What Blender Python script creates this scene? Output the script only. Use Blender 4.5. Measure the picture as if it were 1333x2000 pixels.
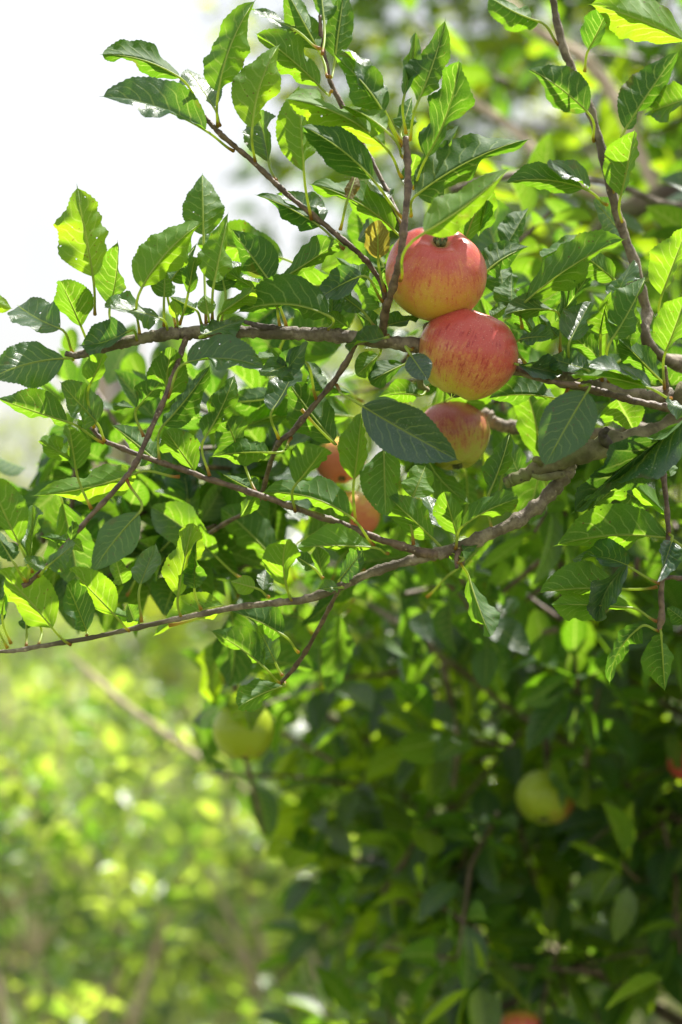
import bpy, math, random
import numpy as np
from mathutils import Vector
random.seed(7)
rng = np.random.default_rng(11)
for o in list(bpy.data.objects): bpy.data.objects.remove(o)
S = bpy.context.scene
COL = S.collection

# ------------------------------------------------------------------ camera
F = 1.864                      # metres to the branch in focus
CAMZ = 1.6
cam_d = bpy.data.cameras.new('camera')
cam = bpy.data.objects.new('camera', cam_d); COL.objects.link(cam)
cam.location = (0, 0, CAMZ); cam.rotation_euler = (math.radians(90), 0, 0)
cam_d.sensor_fit = 'VERTICAL'; cam_d.sensor_height = 36; cam_d.sensor_width = 24; cam_d.lens = 85
cam_d.clip_start = 0.05; cam_d.clip_end = 2000
cam_d.dof.use_dof = True; cam_d.dof.focus_distance = F + 0.01; cam_d.dof.aperture_fstop = 3.9
cam_d.dof.aperture_blades = 9
S.camera = cam

# ------------------------------------------------------------------ light
SUN = Vector((0.36, 0.40, 0.84)).normalized()
W = bpy.data.worlds.new('World'); S.world = W; W.use_nodes = True
nt = W.node_tree; nt.nodes.clear()
out = nt.nodes.new('ShaderNodeOutputWorld'); bg = nt.nodes.new('ShaderNodeBackground')
sky = nt.nodes.new('ShaderNodeTexSky'); sky.sky_type = 'NISHITA'; sky.sun_disc = False
sky.sun_elevation = math.asin(SUN.z); sky.sun_rotation = math.atan2(SUN.x, SUN.y)
sky.air_density = 1.0; sky.dust_density = 3.0; sky.ozone_density = 1.0
tc = nt.nodes.new('ShaderNodeTexCoord'); cn = nt.nodes.new('ShaderNodeTexNoise')
cn.inputs['Scale'].default_value = 2.2; cn.inputs['Detail'].default_value = 6; cn.inputs['Roughness'].default_value = 0.6
cr = nt.nodes.new('ShaderNodeMapRange'); cr.inputs[1].default_value = 0.30; cr.inputs[2].default_value = 0.62
cr.inputs[3].default_value = 0.55; cr.inputs[4].default_value = 0.95
cm = nt.nodes.new('ShaderNodeMix'); cm.data_type = 'RGBA'
cm.inputs[7].default_value = (9.9, 9.9, 10.0, 1)       # thin bright cloud
nt.links.new(tc.outputs['Generated'], cn.inputs['Vector']); nt.links.new(cn.outputs['Fac'], cr.inputs[0])
nt.links.new(cr.outputs[0], cm.inputs[0]); nt.links.new(sky.outputs[0], cm.inputs[6])
nt.links.new(cm.outputs[2], bg.inputs['Color']); bg.inputs['Strength'].default_value = 0.050
nt.links.new(bg.outputs[0], out.inputs['Surface'])
sl = bpy.data.lights.new('sun', 'SUN'); sl.energy = 5.0; sl.angle = math.radians(0.55); sl.color = (1, 0.955, 0.88)
so = bpy.data.objects.new('sun', sl); COL.objects.link(so)
so.rotation_euler = SUN.to_track_quat('Z', 'Y').to_euler(); so.location = (3, 3, 8)
S.view_settings.view_transform = 'Standard'; S.view_settings.look = 'None'
S.view_settings.gamma = 1; S.view_settings.use_curve_mapping = False
S.view_settings.exposure = 1.32
S.cycles.max_bounces = 8; S.cycles.transmission_bounces = 6; S.cycles.diffuse_bounces = 3

PXM = 4722.0
def P(px, py, d=0.0):
    """point seen at photo pixel px,py, d metres behind the focused branch"""
    D = F + d
    return np.array([(px - 666.5) * D / PXM, D, CAMZ + (1000 - py) * D / PXM])

# ------------------------------------------------------------------ materials
def newmat(name):
    m = bpy.data.materials.new(name); m.use_nodes = True
    t = m.node_tree; t.nodes.clear()
    o = t.nodes.new('ShaderNodeOutputMaterial')
    return m, t, o
def N(t, typ, **kw):
    n = t.nodes.new(typ)
    for k, v in kw.items(): setattr(n, k, v)
    return n
def math_(t, op, a, b=None, c=None, clamp=False):
    n = t.nodes.new('ShaderNodeMath'); n.operation = op; n.use_clamp = clamp
    for i, v in enumerate((a, b, c)):
        if v is None: continue
        if isinstance(v, (int, float)): n.inputs[i].default_value = v
        else: t.links.new(v, n.inputs[i])
    return n.outputs[0]
def mixc(t, f, a, b, mode='MIX'):
    n = t.nodes.new('ShaderNodeMix'); n.data_type = 'RGBA'; n.blend_type = mode
    for s, v in ((0, f), (6, a), (7, b)):
        if isinstance(v, (int, float)): n.inputs[s].default_value = v
        elif isinstance(v, tuple): n.inputs[s].default_value = (*v, 1) if len(v) == 3 else v
        else: t.links.new(v, n.inputs[s])
    return n.outputs[2]
def maprange(t, v, a, b, c=0., d=1., smooth=True):
    n = t.nodes.new('ShaderNodeMapRange'); n.interpolation_type = 'SMOOTHSTEP' if smooth else 'LINEAR'
    t.links.new(v, n.inputs[0])
    for i, x in enumerate((a, b, c, d)): n.inputs[i + 1].default_value = x
    return n.outputs[0]

def leaf_material(name, top, top2, under, under2, trans, trans2, tw=0.5, dust=0.0, brown=0.35, detail=True, rough=0.33):
    m, t, o = newmat(name)
    uv = N(t, 'ShaderNodeUVMap'); uv.uv_map = 'UVMap'
    sep = N(t, 'ShaderNodeSeparateXYZ'); t.links.new(uv.outputs[0], sep.inputs[0])
    rnd = N(t, 'ShaderNodeAttribute', attribute_name='rnd').outputs['Fac']
    if not detail: rnd = maprange(t, rnd, 0.25, 0.85)  # sharpens the painted split between shaded and sunlit leaves
    geo = N(t, 'ShaderNodeNewGeometry')
    u, v = sep.outputs[0], sep.outputs[1]
    s = math_(t, 'MULTIPLY', math_(t, 'ABSOLUTE', math_(t, 'SUBTRACT', v, 0.5)), 2.0)
    off = math_(t, 'MULTIPLY', math_(t, 'GREATER_THAN', v, 0.5), 0.4)
    q = math_(t, 'ADD', math_(t, 'MULTIPLY', math_(t, 'SUBTRACT', u, math_(t, 'MULTIPLY', math_(t, 'POWER', s, 1.25), 0.25)), 8.0), off)
    P0 = N(t, 'ShaderNodeCombineXYZ'); t.links.new(u, P0.inputs[0]); t.links.new(v, P0.inputs[1]); t.links.new(math_(t, 'MULTIPLY', rnd, 60.), P0.inputs[2])
    wn = N(t, 'ShaderNodeTexNoise'); wn.inputs['Scale'].default_value = 4; wn.inputs['Detail'].default_value = 2; t.links.new(P0.outputs[0], wn.inputs['Vector'])
    q = math_(t, 'ADD', q, math_(t, 'MULTIPLY', wn.outputs['Fac'], 1.1))
    f = math_(t, 'MULTIPLY', math_(t, 'ABSOLUTE', math_(t, 'SUBTRACT', math_(t, 'FRACT', q), 0.5)), 2.0)
    lat = math_(t, 'MULTIPLY', maprange(t, f, 0.76, 0.98), maprange(t, s, 1.0, 0.55))
    midr = maprange(t, s, 0.085, 0.02)
    vein = math_(t, 'MAXIMUM', midr, math_(t, 'MULTIPLY', lat, 0.8))
    P3 = N(t, 'ShaderNodeCombineXYZ')
    t.links.new(math_(t, 'MULTIPLY', u, 2.0), P3.inputs[0]); t.links.new(v, P3.inputs[1]); t.links.new(math_(t, 'MULTIPLY', rnd, 40.), P3.inputs[2])
    net = None
    if detail:
        vo = N(t, 'ShaderNodeTexVoronoi', feature='DISTANCE_TO_EDGE'); vo.inputs['Scale'].default_value = 22
        t.links.new(P3.outputs[0], vo.inputs['Vector'])
        net = maprange(t, vo.outputs['Distance'], 0.10, 0.0)
        vein = math_(t, 'MAXIMUM', vein, math_(t, 'MULTIPLY', net, 0.22))
    mot = N(t, 'ShaderNodeTexNoise'); mot.inputs['Scale'].default_value = 5.0; mot.inputs['Detail'].default_value = 5
    mot.inputs['Roughness'].default_value = 0.65
    t.links.new(P3.outputs[0], mot.inputs['Vector'])
    mo = maprange(t, mot.outputs['Fac'], 0.3, 0.7)
    ctop = mixc(t, mo, mixc(t, rnd, top, top2), mixc(t, rnd, top2, top))
    ctop = mixc(t, math_(t, 'MULTIPLY', vein, 0.35), ctop, (0.16, 0.24, 0.07))
    cund = mixc(t, rnd, under, under2)
    cund = mixc(t, math_(t, 'MULTIPLY', mo, 0.35), cund, under2)
    cund = mixc(t, math_(t, 'MULTIPLY', vein, 0.48), cund, (0.24, 0.34, 0.09))
    ctr = mixc(t, rnd, trans, trans2)
    ctr = mixc(t, math_(t, 'MULTIPLY', vein, 0.72), ctr, (0.66, 0.80, 0.16))
    ctr = mixc(t, math_(t, 'MULTIPLY', mo, 0.25), ctr, trans)
    # brown scorched patches towards some margins
    bn = N(t, 'ShaderNodeTexNoise'); bn.inputs['Scale'].default_value = 1.7; bn.inputs['Detail'].default_value = 4
    t.links.new(P3.outputs[0], bn.inputs['Vector'])
    br = math_(t, 'MULTIPLY', maprange(t, math_(t, 'ADD', bn.outputs['Fac'], math_(t, 'MULTIPLY', s, 0.10)), 0.72, 0.80), brown)
    ctop = mixc(t, br, ctop, (0.10, 0.05, 0.02)); cund = mixc(t, br, cund, (0.14, 0.075, 0.03)); ctr = mixc(t, br, ctr, (0.30, 0.16, 0.03))
    sv = N(t, 'ShaderNodeTexVoronoi'); sv.inputs['Scale'].default_value = 7; t.links.new(P3.outputs[0], sv.inputs['Vector'])
    spt = math_(t, 'MULTIPLY', maprange(t, sv.outputs['Distance'], 0.17, 0.08), maprange(t, rnd, 0.2, 0.5, 0, 0.8))
    ctop = mixc(t, spt, ctop, (0.11, 0.07, 0.03)); cund = mixc(t, spt, cund, (0.12, 0.08, 0.03)); ctr = mixc(t, spt, ctr, (0.25, 0.12, 0.02))
    if dust > 0:
        dv = N(t, 'ShaderNodeTexVoronoi'); dv.inputs['Scale'].default_value = 26; t.links.new(P3.outputs[0], dv.inputs['Vector'])
        dn = N(t, 'ShaderNodeTexNoise'); dn.inputs['Scale'].default_value = 3; t.links.new(P3.outputs[0], dn.inputs['Vector'])
        dd = math_(t, 'MULTIPLY', maprange(t, dv.outputs['Distance'], 0.22, 0.06), maprange(t, dn.outputs['Fac'], 0.45, 0.6))
        ctop = mixc(t, math_(t, 'MULTIPLY', dd, dust), ctop, (0.45, 0.48, 0.42))
    bump = N(t, 'ShaderNodeBump'); bump.inputs['Strength'].default_value = 0.38; bump.inputs['Distance'].default_value = 0.0016
    hh = math_(t, 'ADD', math_(t, 'MULTIPLY', math_(t, 'SUBTRACT', 1.0, f), 0.22 if detail else 0.2), math_(t, 'MULTIPLY', mot.outputs['Fac'], 0.9))
    hh = math_(t, 'SUBTRACT', hh, math_(t, 'MULTIPLY', vein, 0.35))
    t.links.new(hh, bump.inputs['Height'])
    pt = N(t, 'ShaderNodeBsdfPrincipled'); t.links.new(ctop, pt.inputs['Base Color'])
    t.links.new(maprange(t, mot.outputs['Fac'], 0.3, 0.7, rough - 0.05, rough + 0.12), pt.inputs['Roughness'])
    pt.inputs['Specular IOR Level'].default_value = 0.72
    pu = N(t, 'ShaderNodeBsdfPrincipled'); t.links.new(cund, pu.inputs['Base Color']); pu.inputs['Roughness'].default_value = 0.62
    pu.inputs['Specular IOR Level'].default_value = 0.3
    t.links.new(bump.outputs[0], pt.inputs['Normal']); t.links.new(bump.outputs[0], pu.inputs['Normal'])
    ms = N(t, 'ShaderNodeMixShader'); t.links.new(geo.outputs['Backfacing'], ms.inputs[0])
    t.links.new(pt.outputs[0], ms.inputs[1]); t.links.new(pu.outputs[0], ms.inputs[2])
    tr = N(t, 'ShaderNodeBsdfTranslucent'); t.links.new(ctr, tr.inputs['Color'])
    mx = N(t, 'ShaderNodeMixShader'); mx.inputs[0].default_value = tw
    t.links.new(ms.outputs[0], mx.inputs[1]); t.links.new(tr.outputs[0], mx.inputs[2])
    if detail:   # insect holes in some of the leaves
        hv = N(t, 'ShaderNodeTexVoronoi'); hv.inputs['Scale'].default_value = 4.5; t.links.new(P3.outputs[0], hv.inputs['Vector'])
        hn = N(t, 'ShaderNodeTexNoise'); hn.inputs['Scale'].default_value = 9; t.links.new(P3.outputs[0], hn.inputs['Vector'])
        hole = math_(t, 'MULTIPLY', math_(t, 'LESS_THAN', math_(t, 'ADD', hv.outputs['Distance'], math_(t, 'MULTIPLY', hn.outputs['Fac'], 0.15)), 0.16), math_(t, 'GREATER_THAN', rnd, 0.62))
        hole = math_(t, 'MULTIPLY', hole, math_(t, 'GREATER_THAN', s, 0.2))
        tp = N(t, 'ShaderNodeBsdfTransparent'); mh = N(t, 'ShaderNodeMixShader'); t.links.new(hole, mh.inputs[0])
        t.links.new(mx.outputs[0], mh.inputs[1]); t.links.new(tp.outputs[0], mh.inputs[2]); mx = mh
    t.links.new(mx.outputs[0], o.inputs['Surface'])
    return m

M_LEAF = leaf_material('apple_leaf', (0.014, 0.044, 0.036), (0.020, 0.066, 0.024), (0.028, 0.078, 0.018), (0.050, 0.13, 0.024),
                       (0.09, 0.26, 0.005), (0.27, 0.52, 0.008), 0.47)  # bluish top colour carries the sky's reflection
M_LEAF_DUST = leaf_material('dusty_apple_leaf', (0.012, 0.045, 0.032), (0.014, 0.052, 0.030), (0.05, 0.12, 0.03), (0.06, 0.14, 0.04),
                       (0.10, 0.26, 0.010), (0.12, 0.28, 0.012), 0.26, dust=0.85)
M_LEAF_BACKLIT = leaf_material('backlit_apple_leaf', (0.04, 0.11, 0.025), (0.05, 0.125, 0.02), (0.08, 0.18, 0.03), (0.10, 0.2, 0.03),
                       (0.26, 0.52, 0.008), (0.40, 0.62, 0.010), 0.52)  # brighter copy of the leaf greens; backlit glow put into the colour
M_LEAF_BROWN = leaf_material('withered_leaf', (0.09, 0.09, 0.02), (0.11, 0.07, 0.02), (0.12, 0.11, 0.035), (0.14, 0.10, 0.035),
                       (0.32, 0.28, 0.02), (0.32, 0.19, 0.02), 0.45, brown=0.8)
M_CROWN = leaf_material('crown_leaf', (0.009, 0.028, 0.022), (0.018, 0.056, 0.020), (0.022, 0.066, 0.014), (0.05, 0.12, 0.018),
                       (0.14, 0.34, 0.004), (0.46, 0.68, 0.006), 0.50, detail=False)  # darker greens carry the inner crown's shade in the colour
M_BACK = leaf_material('orchard_leaf', (0.010, 0.034, 0.014), (0.045, 0.11, 0.018), (0.026, 0.075, 0.012), (0.10, 0.20, 0.02),
                       (0.14, 0.34, 0.004), (0.74, 0.82, 0.008), 0.52, detail=False, rough=0.30)  # wide dark-to-bright spread stands in for shaded gaps and sunlit leaves
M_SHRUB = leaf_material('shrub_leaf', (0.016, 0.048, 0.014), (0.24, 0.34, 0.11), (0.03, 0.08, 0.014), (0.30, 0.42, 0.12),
                       (0.13, 0.32, 0.004), (0.78, 0.97, 0.10), 0.54, detail=False, rough=0.22)  # dark and pale ends paint shaded gaps and sunlit leaves into the bushes

def simple_mat(name, c1, c2, scale, rough=0.7, bump=0.3, bdist=0.002, spots=None, c3=None, stretch=(1, 1, 1), spec=0.3):
    m, t, o = newmat(name)
    tcn = N(t, 'ShaderNodeTexCoord'); mp = N(t, 'ShaderNodeMapping'); mp.inputs['Scale'].default_value = stretch
    t.links.new(tcn.outputs['Object'], mp.inputs[0])
    n = N(t, 'ShaderNodeTexNoise'); n.inputs['Scale'].default_value = scale; n.inputs['Detail'].default_value = 7
    n.inputs['Roughness'].default_value = 0.65
    t.links.new(mp.outputs[0], n.inputs['Vector'])
    c = mixc(t, maprange(t, n.outputs['Fac'], 0.35, 0.65), c1, c2)
    if c3:
        n2 = N(t, 'ShaderNodeTexNoise'); n2.inputs['Scale'].default_value = scale * 0.22; n2.inputs['Detail'].default_value = 4
        t.links.new(mp.outputs[0], n2.inputs['Vector'])
        c = mixc(t, maprange(t, n2.outputs['Fac'], 0.48, 0.62), c, c3)
    if spots:
        v = N(t, 'ShaderNodeTexVoronoi'); v.inputs['Scale'].default_value = spots[1]; t.links.new(mp.outputs[0], v.inputs['Vector'])
        sn = N(t, 'ShaderNodeTexNoise'); sn.inputs['Scale'].default_value = spots[1] * 0.35; t.links.new(mp.outputs[0], sn.inputs['Vector'])
        c = mixc(t, math_(t, 'MULTIPLY', maprange(t, v.outputs['Distance'], 0.26, 0.10), maprange(t, sn.outputs['Fac'], 0.48, 0.62, 0, 0.8)), c, spots[0])
    b = N(t, 'ShaderNodeBump'); b.inputs['Strength'].default_value = bump; b.inputs['Distance'].default_value = bdist
    t.links.new(n.outputs['Fac'], b.inputs['Height'])
    p = N(t, 'ShaderNodeBsdfPrincipled'); t.links.new(c, p.inputs['Base Color']); p.inputs['Roughness'].default_value = rough
    p.inputs['Specular IOR Level'].default_value = spec
    t.links.new(b.outputs[0], p.inputs['Normal']); t.links.new(p.outputs[0], o.inputs['Surface'])
    return m
M_TWIG = simple_mat('young_twig_bark', (0.060, 0.036, 0.024), (0.17, 0.115, 0.075), 140, 0.55, 0.9, 0.002, ((0.34, 0.28, 0.2), 260), spec=0.45)
M_BARK = simple_mat('smooth_grey_bark', (0.11, 0.085, 0.06), (0.27, 0.225, 0.165), 110, 0.65, 1.0, 0.003, ((0.42, 0.36, 0.25), 170), (0.09, 0.075, 0.045))
M_MOSS = simple_mat('lichened_bark', (0.10, 0.09, 0.045), (0.22, 0.20, 0.11), 60, 0.85, 0.9, 0.003, ((0.06, 0.05, 0.035), 150), (0.16, 0.19, 0.06))
M_OLD = simple_mat('old_bark', (0.05, 0.038, 0.027), (0.14, 0.105, 0.075), 30, 0.9, 1.0, 0.01, None, (0.14, 0.14, 0.07))
M_PALE = simple_mat('pale_sunlit_bark', (0.34, 0.26, 0.18), (0.55, 0.45, 0.34), 30, 0.8, 0.6, 0.004)  # sunlight on the bare branches put into a pale base colour
M_STUB = simple_mat('dead_snag_bark', (0.05, 0.04, 0.035), (0.12, 0.10, 0.09), 80, 0.9, 0.9, 0.002)
M_CALYX = simple_mat('calyx', (0.06, 0.07, 0.025), (0.20, 0.22, 0.10), 300, 0.8, 0.5)

def petiole_mat():
    m, t, o = newmat('petiole')
    uv = N(t, 'ShaderNodeUVMap'); uv.uv_map = 'UVMap'
    sep = N(t, 'ShaderNodeSeparateXYZ'); t.links.new(uv.outputs[0], sep.inputs[0])
    c = mixc(t, maprange(t, sep.outputs[0], 0.02, 0.22), (0.30, 0.07, 0.04), (0.30, 0.40, 0.08))
    p = N(t, 'ShaderNodeBsdfPrincipled'); t.links.new(c, p.inputs['Base Color']); p.inputs['Roughness'].default_value = 0.45
    p.inputs['Subsurface Weight'].default_value = 0.0
    tr = N(t, 'ShaderNodeBsdfTranslucent'); t.links.new(mixc(t, 0.6, c, (0.8, 0.9, 0.12)), tr.inputs['Color'])
    mx = N(t, 'ShaderNodeMixShader'); mx.inputs[0].default_value = 0.5
    t.links.new(p.outputs[0], mx.inputs[1]); t.links.new(tr.outputs[0], mx.inputs[2]); t.links.new(mx.outputs[0], o.inputs['Surface'])
    return m
M_PET = petiole_mat()

def apple_material(name, yellow, orange, red, deep, lo, hi, streak=0.6, blush=(0, 0, 1)):
    """object z runs from stalk to calyx; blush covers the side the vector points to"""
    m, t, o = newmat(name)
    tcn = N(t, 'ShaderNodeTexCoord')
    nv = N(t, 'ShaderNodeVectorMath', operation='NORMALIZE'); t.links.new(tcn.outputs['Object'], nv.inputs[0])
    dt = N(t, 'ShaderNodeVectorMath', operation='DOT_PRODUCT'); t.links.new(nv.outputs[0], dt.inputs[0])
    dt.inputs[1].default_value = tuple(Vector(blush).normalized())
    sp = N(t, 'ShaderNodeSeparateXYZ'); t.links.new(nv.outputs[0], sp.inputs[0])
    # meridian coordinates: direction around the axis, stretched along it
    h = math_(t, 'SQRT', math_(t, 'ADD', math_(t, 'POWER', sp.outputs[0], 2.), math_(t, 'ADD', math_(t, 'POWER', sp.outputs[1], 2.), 0.004)))
    cx = math_(t, 'DIVIDE', sp.outputs[0], h); cy = math_(t, 'DIVIDE', sp.outputs[1], h)
    cb = N(t, 'ShaderNodeCombineXYZ'); t.links.new(cx, cb.inputs[0]); t.links.new(cy, cb.inputs[1])
    t.links.new(math_(t, 'MULTIPLY', sp.outputs[2], 0.22), cb.inputs[2])
    s1 = N(t, 'ShaderNodeTexNoise'); s1.inputs['Scale'].default_value = 17; s1.inputs['Detail'].default_value = 6; s1.inputs['Roughness'].default_value = 0.6
    t.links.new(cb.outputs[0], s1.inputs['Vector'])
    cb2 = N(t, 'ShaderNodeCombineXYZ'); t.links.new(cx, cb2.inputs[0]); t.links.new(cy, cb2.inputs[1])
    t.links.new(math_(t, 'MULTIPLY', sp.outputs[2], 0.8), cb2.inputs[2])
    s2 = N(t, 'ShaderNodeTexNoise'); s2.inputs['Scale'].default_value = 7; s2.inputs['Detail'].default_value = 4
    t.links.new(cb2.outputs[0], s2.inputs['Vector'])
    big = N(t, 'ShaderNodeTexNoise'); big.inputs['Scale'].default_value = 2.2; big.inputs['Detail'].default_value = 5; big.inputs['Roughness'].default_value = 0.6
    t.links.new(nv.outputs[0], big.inputs['Vector'])
    fine = N(t, 'ShaderNodeTexNoise'); fine.inputs['Scale'].default_value = 22; fine.inputs['Detail'].default_value = 5
    t.links.new(nv.outputs[0], fine.inputs['Vector'])
    a = math_(t, 'ADD', dt.outputs['Value'], math_(t, 'MULTIPLY', math_(t, 'SUBTRACT', big.outputs['Fac'], 0.5), 1.6))
    a = math_(t, 'ADD', a, math_(t, 'MULTIPLY', math_(t, 'SUBTRACT', fine.outputs['Fac'], 0.5), 0.9))
    a = math_(t, 'ADD', a, math_(t, 'MULTIPLY', math_(t, 'SUBTRACT', s1.outputs['Fac'], 0.5), 1.3 * streak))
    k = maprange(t, a, lo, hi)
    c = mixc(t, maprange(t, k, 0.0, 0.5), yellow, orange)
    c = mixc(t, maprange(t, k, 0.35, 0.95), c, red)
    st = math_(t, 'MULTIPLY', maprange(t, s1.outputs['Fac'], 0.50, 0.64), maprange(t, math_(t, 'ADD', s2.outputs['Fac'], math_(t, 'MULTIPLY', math_(t, 'SUBTRACT', fine.outputs['Fac'], .5), .5)), 0.40, 0.62))
    st = math_(t, 'MULTIPLY', st, maprange(t, k, 0.08, 0.5))
    c = mixc(t, math_(t, 'MULTIPLY', st, streak), c, deep)
    # lenticels and a dusting of fine scratches
    vo = N(t, 'ShaderNodeTexVoronoi'); vo.inputs['Scale'].default_value = 24; t.links.new(nv.outputs[0], vo.inputs['Vector'])
    c = mixc(t, math_(t, 'MULTIPLY', maprange(t, vo.outputs['Distance'], 0.16, 0.07), 0.75), c, (0.80, 0.58, 0.36))
    vo2 = N(t, 'ShaderNodeTexVoronoi'); vo2.inputs['Scale'].default_value = 38; t.links.new(nv.outputs[0], vo2.inputs['Vector'])
    c = mixc(t, math_(t, 'MULTIPLY', math_(t, 'MULTIPLY', maprange(t, vo2.outputs['Distance'], 0.2, 0.08), maprange(t, big.outputs['Fac'], 0.45, 0.6)), 0.45), c, (0.75, 0.6, 0.45))
    # greenish tan inside the calyx basin and the stalk cavity
    ax = math_(t, 'ABSOLUTE', sp.outputs[2])
    c = mixc(t, math_(t, 'MULTIPLY', maprange(t, ax, 0.955, 0.995), 0.75), c, (0.45, 0.36, 0.10))
    p = N(t, 'ShaderNodeBsdfPrincipled'); t.links.new(c, p.inputs['Base Color'])
    t.links.new(maprange(t, fine.outputs['Fac'], 0.3, 0.7, 0.26, 0.42), p.inputs['Roughness'])
    p.inputs['Specular IOR Level'].default_value = 0.45
    p.inputs['Subsurface Weight'].default_value = 0.12; p.inputs['Subsurface Radius'].default_value = (0.006, 0.003, 0.001); p.inputs['Subsurface Scale'].default_value = 1.0
    p.inputs['Sheen Weight'].default_value = 0.05; p.inputs['Sheen Roughness'].default_value = 0.4
    b = N(t, 'ShaderNodeBump'); b.inputs['Strength'].default_value = 0.12; b.inputs['Distance'].default_value = 0.001
    t.links.new(fine.outputs['Fac'], b.inputs['Height']); t.links.new(b.outputs[0], p.inputs['Normal'])
    t.links.new(p.outputs[0], o.inputs['Surface'])
    return m

# ------------------------------------------------------------------ mesh helpers
def tag(o, label=None, cat=None, group=None, kind=None):
    if label: o['label'] = label
    if cat: o['category'] = cat
    if group: o['group'] = group
    if kind: o['kind'] = kind
    return o
def empty(name, loc):
    o = bpy.data.objects.new(name, None); o.location = loc; COL.objects.link(o); o.empty_display_size = 0.1
    return o
def mesh_obj(name, V, Fc, mat, parent=None, uv=None, rnd=None, smooth=True, world=None):
    """V world-space unless world given; parent offset handled for un-rotated parents"""
    V = np.asarray(V, dtype=np.float64)
    if parent is not None and world is None:
        q = parent; off = np.zeros(3)
        while q is not None: off += np.array(q.location); q = q.parent
        V = V - off
    me = bpy.data.meshes.new(name)
    if isinstance(Fc, np.ndarray):
        k = Fc.shape[1]; nF = len(Fc)
        me.vertices.add(len(V)); me.vertices.foreach_set('co', V.astype(np.float32).ravel())
        me.loops.add(nF * k); me.loops.foreach_set('vertex_index', Fc.astype(np.int32).ravel())
        me.polygons.add(nF); me.polygons.foreach_set('loop_start', np.arange(0, nF * k, k, dtype=np.int32))
        me.update(calc_edges=True)
    else:
        me.from_pydata([tuple(v) for v in V], [], [tuple(f) for f in Fc])
    if uv is not None:
        l = me.uv_layers.new(name='UVMap')
        idx = np.zeros(len(me.loops), dtype=np.int32); me.loops.foreach_get('vertex_index', idx)
        l.data.foreach_set('uv', np.asarray(uv, dtype=np.float32)[idx].ravel())
    if rnd is not None:
        a = me.attributes.new('rnd', 'FLOAT', 'POINT')
        a.data.foreach_set('value', np.broadcast_to(np.asarray(rnd, dtype=np.float32), (len(V),)).copy())
    if smooth: me.polygons.foreach_set('use_smooth', np.ones(len(me.polygons), dtype=bool))
    me.materials.append(mat); me.update()
    o = bpy.data.objects.new(name, me); COL.objects.link(o)
    if parent is not None: o.parent = parent
    return o

def catmull(pts, rad, n=8):
    pts = np.array(pts, float); rad = np.array(rad, float)
    p = np.vstack([2 * pts[0] - pts[1], pts, 2 * pts[-1] - pts[-2]]); r = np.concatenate([[rad[0]], rad, [rad[-1]]])
    o, q = [], []
    for i in range(1, len(p) - 2):
        for k in range(n):
            t = k / n
            o.append(0.5 * ((2 * p[i]) + (-p[i-1] + p[i+1]) * t + (2*p[i-1] - 5*p[i] + 4*p[i+1] - p[i+2]) * t*t + (-p[i-1] + 3*p[i] - 3*p[i+1] + p[i+2]) * t**3))
            q.append(r[i] * (1 - t) + r[i+1] * t)
    o.append(p[-2]); q.append(r[-2])
    return np.array(o), np.array(q)
def tube(pts, rad, n=8, sides=10, knob=0.0, seed=0, spline=True):
    """returns V, F(quads), uv; pts world points"""
    if spline: c, r = catmull(pts, rad, n)
    else: c, r = np.array(pts, float), np.array(rad, float)
    rs = np.random.default_rng(seed)
    if knob > 0:
        L = np.concatenate([[0], np.cumsum(np.linalg.norm(np.diff(c, axis=0), axis=1))])
        step = 0.028
        ph = rs.uniform(0, 1, int(L[-1] / step) + 3)
        k = np.floor(L / step).astype(int)
        node = (k + ph[k] * 0.6 + 0.2) * step
        r = r * (1 + 1.5 * knob * np.exp(-((L - node) / (0.003 + r * 0.4)) ** 2))
        r = r * (1 + 0.07 * rs.normal(size=len(r)))
        c = c + rs.normal(size=c.shape) * r[:, None] * 0.07
    T = np.gradient(c, axis=0); T /= np.linalg.norm(T, axis=1)[:, None] + 1e-12
    up = np.array([0.13, 1.0, 0.21]); A = np.cross(T, up); A /= np.linalg.norm(A, axis=1)[:, None] + 1e-9
    B = np.cross(T, A)
    an = np.linspace(0, 2 * np.pi, sides, endpoint=False)
    V = (c[:, None] + r[:, None, None] * (A[:, None] * np.cos(an)[None, :, None] + B[:, None] * np.sin(an)[None, :, None])).reshape(-1, 3)
    m = len(c); i = np.arange(m - 1)[:, None] * sides; j = np.arange(sides)[None]
    j2 = (j + 1) % sides
    Fq = np.stack([i + j, i + j2, i + sides + j2, i + sides + j], axis=-1).reshape(-1, 4)
    V = np.vstack([V, c[0], c[-1]]); b0, b1 = m * sides, m * sides + 1
    cap = [[b0, (k + 1) % sides, k, k] for k in range(sides)]
    uu = np.repeat(np.linspace(0, 1, m), sides)
    uv = np.stack([np.concatenate([uu, [0, 1]]), np.zeros(m * sides + 2)], axis=1)
    F3 = [list(f) for f in Fq] + [[b0, (k + 1) % sides, k] for k in range(sides)] + [[b1, b1 - 2 - sides + k, b1 - 2 - sides + (k + 1) % sides] for k in range(sides)]
    return V, F3, uv, Fq

def merge_tubes(lst):
    Vs, Fs, o = [], [], 0
    for V, F3, uv, Fq in lst:
        Vs.append(V); Fs.append(Fq + o); o += len(V)
    return np.vstack(Vs), np.vstack(Fs)

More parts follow.
